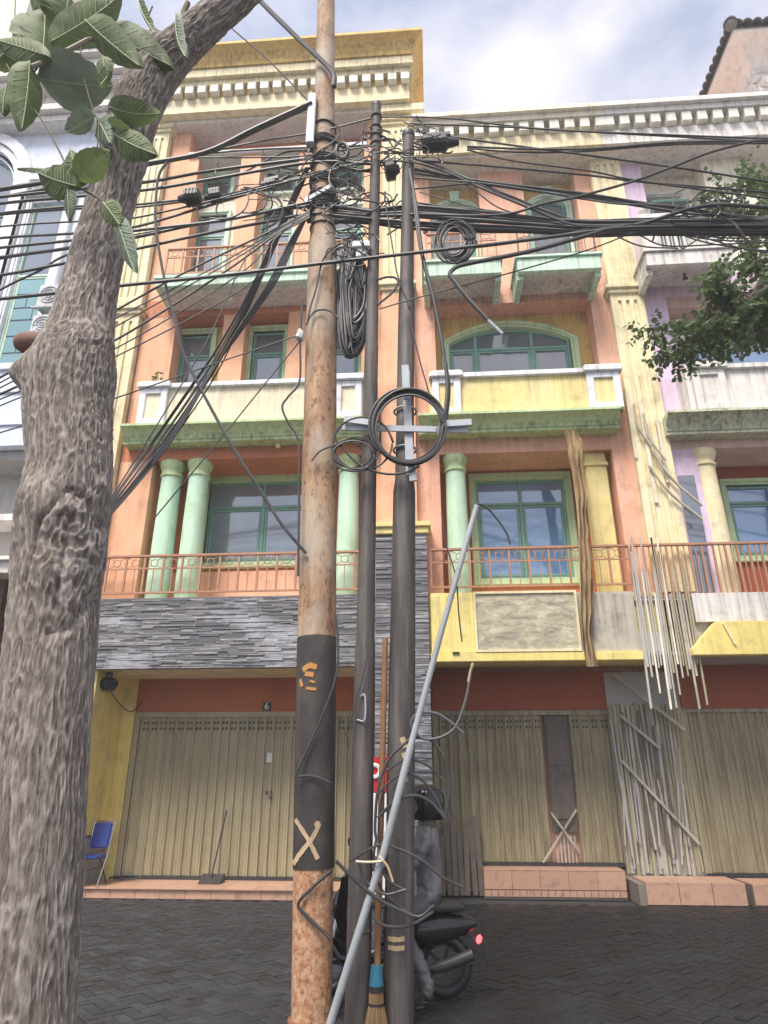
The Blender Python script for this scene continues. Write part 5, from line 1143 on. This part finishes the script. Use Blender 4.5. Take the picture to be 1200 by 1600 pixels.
cab('pale string tied round the grey conduit and poles', [(556, 1346), (575, 1347), (597, 1345), (592, 1338), (599, 1344)], 4, 5.88, mat='string', name='string', cat='string')
cab('tan string tail hanging from the knot on the conduit', [(597, 1343), (606, 1355), (614, 1378)], 4, 5.88, mat='mark', name='string', cat='string')

# ================================================================== leaning conduit, broom, small things
cd = thing('conduit', 'long grey plastic conduit leaning against the poles', 'pipe', tuple(at(517, 1598, 5.95)))
MB().tube([at(512, 1612, 5.93), at(600, 1330, 5.93), at(642, 1165, 5.94)], .031, 14).build('lower_length', M['pvc'], cd, smooth=True)
MB().tube([at(640, 1172, 5.94), at(690, 985, 5.96), at(745, 790, 5.98)], .027, 14).build('upper_length', M['pvc'], cd, smooth=True)
br = thing('broom', 'stick broom with long brown bamboo handle standing between the two dark poles', 'broom', (-.49, 6.0, 0))
a, b = at(589, 1528, 6.08), at(602, 997, 6.12); pts = [a+(b-a)*k/10 for k in range(11)]
MB().tube(pts, [.026+.001*(k % 3) for k in range(11)], 12).build('handle', M['bamboo'], br, smooth=True)
for k in (2, 5, 8): MB().tube([pts[k]-Vector((0, 0, .012)), pts[k]+Vector((0, 0, .012))], .030, 12).build('node', M['bamboo'], br, smooth=True)
c = at(588, 1545, 6.06); MB().tube([(c.x, c.y, .40), (c.x, c.y, .27)], [.045, .058], 14).build('teal_binding', M['tealtape'], br, smooth=True)
MB().tube([(c.x, c.y, .268), (c.x, c.y, .23)], .06, 14).build('black_binding', M['black'], br, smooth=True); MB().tube([(c.x, c.y, .16), (c.x, c.y, .145)], .064, 14).build('black_binding', M['black'], br, smooth=True)
m = MB()
for k in range(130):
    t = random.uniform(0, 6.28); q = random.random()**.5; m.tube([(c.x+.055*q*math.cos(t), c.y+.055*q*math.sin(t), .27), (c.x+.06*q*math.cos(t), c.y+.06*q*math.sin(t), .15), (c.x+.10*q*math.cos(t+.1), c.y+.10*q*math.sin(t), .0)], .0035, 4)
m.build('bristles', M['straw'], br, kind='stuff')
ch = thing('chair', 'blue padded folding chair on the porch behind the tree', 'chair', (-5.53, 11.75, .145))
MB().obox((-5.53, 11.86, .86), (.155, 0, 0), (0, .022, 0), (0, .04, .19)).build('backrest', M['blue'], ch, bevel=.02)
MB().obox((-5.53, 11.68, .56), (.155, 0, 0), (0, .17, 0), (0, 0, .022)).build('seat', M['blue'], ch, bevel=.02)
for x in (-5.70, -5.36):
    MB().tube([(x, 11.92, 1.07), (x, 11.83, .62), (x+.02, 11.53, .145)], .012, 8).build('leg', M['chrome'], ch, smooth=True); MB().tube([(x, 11.55, .58), (x, 11.92, .145)], .012, 8).build('leg', M['darkmetal'], ch, smooth=True)
MB().tube([(-5.70, 11.92, 1.07), (-5.36, 11.92, 1.07)], .012, 8).build('top_bar', M['chrome'], ch, smooth=True)
dp = thing('dustpan', 'long handled dark dustpan leaning on the cream shutter', 'dustpan', (-3.66, 12.2, .145))
MB().tube([(-3.69, 12.1, .2), (-3.61, 12.42, 1.22)], .014, 8).build('handle', M['darkmetal'], dp)
MB().prism([(11.95, .147), (12.25, .147), (12.25, .26), (12.2, .27)], -3.86, -3.5).build('pan', M['darkmetal'], dp)
cab('coil of black hose lying at the foot of the shutter', [(170, 1372, 12.2), (200, 1368, 12.2), (222, 1371, 12.2), (200, 1374, 12.2), (185, 1373, 12.2)], 3, 12.2, name='hose', cat='hose')
lm = thing('dome_lamp', 'dark dome lamp under the stone band beside the yellow wall', 'lamp', (-5.72, 11.5, 3.3))
MB().lathe([(.0, -.17), (.10, -.15), (.15, -.08), (.16, 0), (.12, .05), (.05, .08), (.05, .16)], (-5.62, 11.5, 3.3), 20).build('dome', M['gloss'], lm, smooth=True)
cab('thin wire drooping from the dome lamp to the lintel', [(168, 1072, 11.5), (185, 1098, 11.9), (205, 1112, 12.3), (222, 1095, 12.4)], 2, 12.0)
pl = thing('plant', 'small green weed growing on the white balcony post', 'plant', (-5.35, 11.1, 9.1)); m = MB()
for k in range(34):
    t = random.uniform(0, 6.28); h = random.uniform(.02, .26); q = Vector((-5.35+.05*math.cos(t), 11.1, 9.09+h)); d = Vector((math.cos(t), random.uniform(-.6, .2), random.uniform(-.2, .8))).normalized()*random.uniform(.05, .10); s2 = d.cross(Vector((0, 1, .3))).normalized()*.02
    m.add([q, q+d*.5+s2, q+d, q+d*.5-s2], [(0, 1, 2, 3)])
m.build('foliage', M['leaflet'], pl); MB().tube(crom([(-5.35, 11.1, 9.08), (-5.34, 11.1, 9.2), (-5.37, 11.1, 9.36)], 4), .005, 5).build('stem', M['twig'], pl)
bn = thing('banner', 'red and white standing sign at the stone pier behind the poles', 'sign', (-.97, 10.85, 0)); ry0 = at(590, 1238, 10.85).z; ry1 = at(590, 1183, 10.85).z
MB().box(-1.2, -.72, 10.84, 10.87, ry0, ry1).build('red_panel', M['red'], bn); MB().box(-1.2, -.72, 10.84, 10.87, .15, ry0-.01).build('white_panel', M['whitepl'], bn)
m = MB(); m.ring((-.905, 10.835, (ry0+ry1)/2+.05), .085, .03, n=24, m=6); m.build('white_emblem', M['whitepl'], bn)
for x in (-1.21, -.71): MB().tube([(x, 10.86, 0), (x, 10.86, ry1+.03)], .014, 8).build('frame_bar', M['red'], bn)
bk = thing('bucket', 'blue plastic bucket with a dark rubbish bag behind the rusty pole', 'bucket', (-.9, 7.9, 0))
MB().lathe([(.11, 0), (.15, .36), (.165, .37), (.165, .39), (.14, .39), (.10, .03)], (-.92, 7.9, 0), 22).build('pail', M['bucket'], bk, smooth=True)
vs_ = MB().lathe([(.02, .38), (.15, .40), (.18, .5), (.14, .62), (.06, .70), (.02, .74)], (-.92, 7.9, 0), 22); vs_.v = [(x+.03*noise.noise(Vector((x*20, y*20, z*20))), y+.03*noise.noise(Vector((x*22, y*20, z*17+5))), z) for x, y, z in vs_.v]; o = vs_.build('rubbish_bag', M['gloss'], smooth=True); tag(o, 'shiny dark rubbish bag stuffed in the blue bucket', 'bag')

for k in range(7):
    x = .10+k*.10; h = random.uniform(.85, 1.25)
    o = MB().obox((x, 12.22+.03*(k % 2), h/2), (.042, 0, 0), (0, .012, 0), (random.uniform(-.02, .02), .07, h/2)).build('board', M['boards'], bevel=.004); tag(o, 'dark grey brown board leaning in the row beside the stone pier', 'board', 'boards leaning beside the stone pier')
# ================================================================== scooter and rider behind the bracket pole
SY = 6.82
SX = -.16
sc = thing('motor_scooter', 'dark motor scooter with red tail light parked behind the bracket pole', 'scooter', (-.35, SY, 0))
for x in (.20, -.82):
    w = MB().ring((x, SY, .245), .20, .048, n=30, m=10).build('wheel', M['black'], sc, smooth=True)
    mm = MB().tube([(x, SY-.03, .245), (x, SY+.03, .245)], .045, 14); mm.ring((x, SY, .245), .155, .014, n=24, m=6)
    for k in range(5): a = k*1.2566; mm.bar((x, SY, .245), (x+.155*math.cos(a), SY, .245+.155*math.sin(a)), .03, .02)
    mm.build('rim', M['darkmetal'], w)
def loft(secs, n=14):
    m = MB(); vs_ = []
    for (x, z, hw, hh) in secs:
        for k in range(n): a = 2*math.pi*k/n; c_, s_ = math.cos(a), math.sin(a); vs_.append((x, SY+hw*math.copysign(abs(c_)**.7, c_), z+hh*math.copysign(abs(s_)**.7, s_)))
    fs_ = [(i*n+k, i*n+(k+1) % n, (i+1)*n+(k+1) % n, (i+1)*n+k) for i in range(len(secs)-1) for k in range(n)]+[tuple(range(n)), tuple(range(len(secs)*n-1, (len(secs)-1)*n-1, -1))]
    return m.add(vs_, fs_)
loft([(.50, .56, .03, .02), (.44, .55, .08, .06), (.25, .53, .13, .11), (0, .50, .15, .14), (-.2, .46, .14, .14), (-.3, .38, .12, .10)]).build('rear_body', M['gloss'], sc, smooth=True)
loft([(.40, .68, .06, .02), (.34, .69, .12, .045), (.1, .69, .145, .055), (-.2, .67, .12, .05), (-.3, .65, .08, .03)]).build('seat', M['black'], sc, smooth=True)
loft([(-.25, .32, .13, .05), (-.45, .28, .15, .045), (-.68, .30, .15, .05), (-.76, .38, .14, .08)]).build('floorboard', M['gloss'], sc, smooth=True)
MB().prism([(-.70, .3), (-.80, .3), (-.92, .62), (-.86, .95), (-.78, .96), (-.82, .62)], SY-.19, SY+.19, 'y').build('leg_shield', M['gloss'], sc, bevel=.03)
MB().tube([(-1.0, SY-.06, .25), (-.90, SY-.04, .6), (-.82, SY, .98)], .025, 10).build('fork', M['galv'], sc, smooth=True)
loft([(-1.24, .40, .03, .02), (-1.15, .47, .07, .03), (-1.0, .50, .075, .03), (-.84, .46, .06, .03)]).build('front_mudguard', M['gloss'], sc, smooth=True)
hb_ = MB().tube(crom([(-.66, SY-.33, 1.0), (-.74, SY-.18, 1.03), (-.80, SY, 1.0), (-.74, SY+.18, 1.03), (-.66, SY+.33, 1.0)], 5), .016, 8).build('handlebar', M['black'], sc, smooth=True)
for s_ in (-1, 1):
    mi = MB().tube(crom([(-.74, SY+.2*s_, 1.03), (-.76, SY+.27*s_, 1.15), (-.74, SY+.30*s_, 1.2)], 4), .007, 6); mi.lathe([(.01, -.05), (.055, -.03), (.06, .02), (.03, .06)], (-.74, SY+.30*s_, 1.22), 12); mi.build('mirror', M['gloss'], sc, smooth=True)
MB().obox((.515, SY-.02, .44), (.02, 0, 0), (0, .05, 0), (.008, 0, .026)).build('tail_light', M['tail'], sc, bevel=.01)
MB().tube(crom([(-.1, SY-.16, .24), (.15, SY-.17, .26), (.45, SY-.17, .36)], 5), [.03]*5+[.045]*6, 12).build('exhaust', M['darkmetal'], sc, smooth=True)
MB().prism([(.36, .40), (.40, .52), (.56, .36), (.60, .25), (.56, .25), (.5, .34)], SY-.05, SY+.05, 'y').build('rear_mudguard', M['black'], sc, bevel=.01)
MB().box(.56, .575, SY-.09, SY+.09, .30, .42).build('number_plate', M['black'], sc)
for o in sc.children:
    o.location.x += SX
    if o.name.split('.')[0] in ('leg_shield', 'fork', 'front_mudguard', 'handlebar', 'mirror'): o.location.x += .18
pr = thing('person', 'rider in black helmet and grey jacket sitting on the scooter, half hidden behind the pole', 'person', (-.05, SY, 0))
jv = [((-.05, SY, .80), .15), ((-.08, SY, .97), .14), ((-.10, SY, 1.18), .15), ((-.09, SY, 1.31), .105), ((-.08, SY, 1.40), .06), ((-.10, SY, 1.50), .085), ((-.10, SY, 1.58), .085)]
je = [(0, 1), (1, 2), (2, 3), (3, 4), (4, 5), (5, 6)]
def chain(root, items):
    for p, r in items: jv.append((p, r)); je.append((root, len(jv)-1)); root = len(jv)-1
for s_ in (-1, 1):
    chain(2, [((-.06, SY+.19*s_, 1.27), .078), ((-.20, SY+.27*s_, 1.05), .062), ((-.34, SY+.29*s_, 1.0), .055), ((-.58, SY+.27*s_, 1.02), .038), ((-.65, SY+.27*s_, 1.02), .036)])
chain(0, [((-.06, SY-.12, .74), .105), ((-.36, SY-.26, .60), .075), ((-.20, SY-.33, .36), .082), ((-.09, SY-.36, .15), .066), ((-.10, SY-.365, .06), .05), ((-.26, SY-.37, .045), .04)])
chain(0, [((-.06, SY+.12, .74), .105), ((-.42, SY+.16, .66), .075), ((-.46, SY+.16, .45), .058), ((-.44, SY+.16, .40), .046), ((-.55, SY+.16, .37), .038)])
me = bpy.data.meshes.new('body'); me.from_pydata([v[0] for v in jv], je, []); tmp = bpy.data.objects.new('tmp', me); COL.objects.link(tmp)
sk = tmp.modifiers.new('s', 'SKIN'); sk.use_smooth_shade = True; su = tmp.modifiers.new('d', 'SUBSURF'); su.levels = 3; su.render_levels = 3
for i, v in enumerate(jv): me.skin_vertices[0].data[i].radius = (v[1], v[1])
me.skin_vertices[0].data[0].use_root = True
bpy.context.view_layer.update(); bm_ = bpy.data.meshes.new_from_object(tmp.evaluated_get(bpy.context.evaluated_depsgraph_get())); bpy.data.objects.remove(tmp); bm_.name = 'body'
bm_.materials.clear()
for k in ('jacket', 'trousers', 'skin', 'black'): bm_.materials.append(M[k])
for v in bm_.vertices:      # cloth folds
    c = v.co
    if c.z < 1.36: v.co = c+v.normal*(.026*(abs(noise.noise(Vector((c.x*7+c.z*5, c.y*7, c.z*19))))-.25)+.010*noise.noise(Vector((c.x*25, c.y*25, c.z*45))))
for p in bm_.polygons:
    c = p.center; p.use_smooth = True
    p.material_index = 2 if c.z > 1.375 or (c.x < -.575 and c.z > .9) else 3 if (c.z < .11 or (c.z < .43 and c.x < -.40 and c.y > SY)) else 1 if c.z < .80 else 0
link('body', bm_, pr)
for s_ in (-1, 1):
    for k in range(5):
        y = SY+s_*(.27+.045-.022*k); L = (.055, .07, .075, .07, .055)[k]
        pts = [(-.66, y, 1.03), (-.66-L*.6, y, 1.035), (-.68-L*.75, y, .995), (-.67-L*.35, y, .975)] if k else [(-.64, y, 1.02), (-.67, y+.01*s_, .985), (-.70, y, .97), (-.70, y-.02*s_, .975)]
        MB().tube(crom(pts, 4), .0095, 7).build('finger', M['skin'], pr, smooth=True)
hel = MB()
prof = [(.0, .165), (.05, .16), (.10, .138), (.14, .09), (.155, .03), (.155, -.04), (.145, -.10), (.125, -.145)]
n = 32; hv, hf = [], []
for r, z in prof:
    for k in range(n): a = 2*math.pi*k/n; hv.append((-.09+r*1.12*math.cos(a)+.015, SY+r*.95*math.sin(a), 1.53+z))
for i in range(len(prof)-1):
    for k in range(n):
        a = abs(((2*math.pi*(k+.5)/n)-math.pi)); 
        if a < 1.0 and prof[i][1] < .05 and prof[i+1][1] > -.09: continue
        hf.append((i*n+k, (i+1)*n+k, (i+1)*n+(k+1) % n, i*n+(k+1) % n))
hel.add(hv, hf); ho = hel.build('helmet', M['gloss'], smooth=True); so_ = ho.modifiers.new('t', 'SOLIDIFY'); so_.thickness = .018
tag(ho, 'glossy black open-face helmet worn by the scooter rider', 'helmet')
MB().tube(crom([(-.23, SY-.08, 1.60), (-.26, SY, 1.605), (-.23, SY+.08, 1.60)], 5), .014, 6).build('visor_rim', M['chrome'], ho, smooth=True)
hm = MB().lathe([(.0, -.12), (.05, -.11), (.075, -.05), (.085, .01), (.08, .07), (.04, .11)], (-.115, SY, 1.51), 18); hm.build('face', M['skin'], pr, smooth=True)
m = MB().lathe([(.002, .028), (.016, .0), (.012, -.012)], (-.20, SY, 1.49), 8); m.build('nose', M['skin'], pr, smooth=True)
for s_ in (-1, 1): MB().lathe([(.0, -.009), (.009, 0), (0, .009)], (-.192, SY+.03*s_, 1.53), 8).build('eye', M['whitepl'], pr, smooth=True)
MB().obox((-.193, SY, 1.445), (.004, 0, 0), (0, .022, 0), (0, 0, .005)).build('mouth', M['cutwood'], pr)
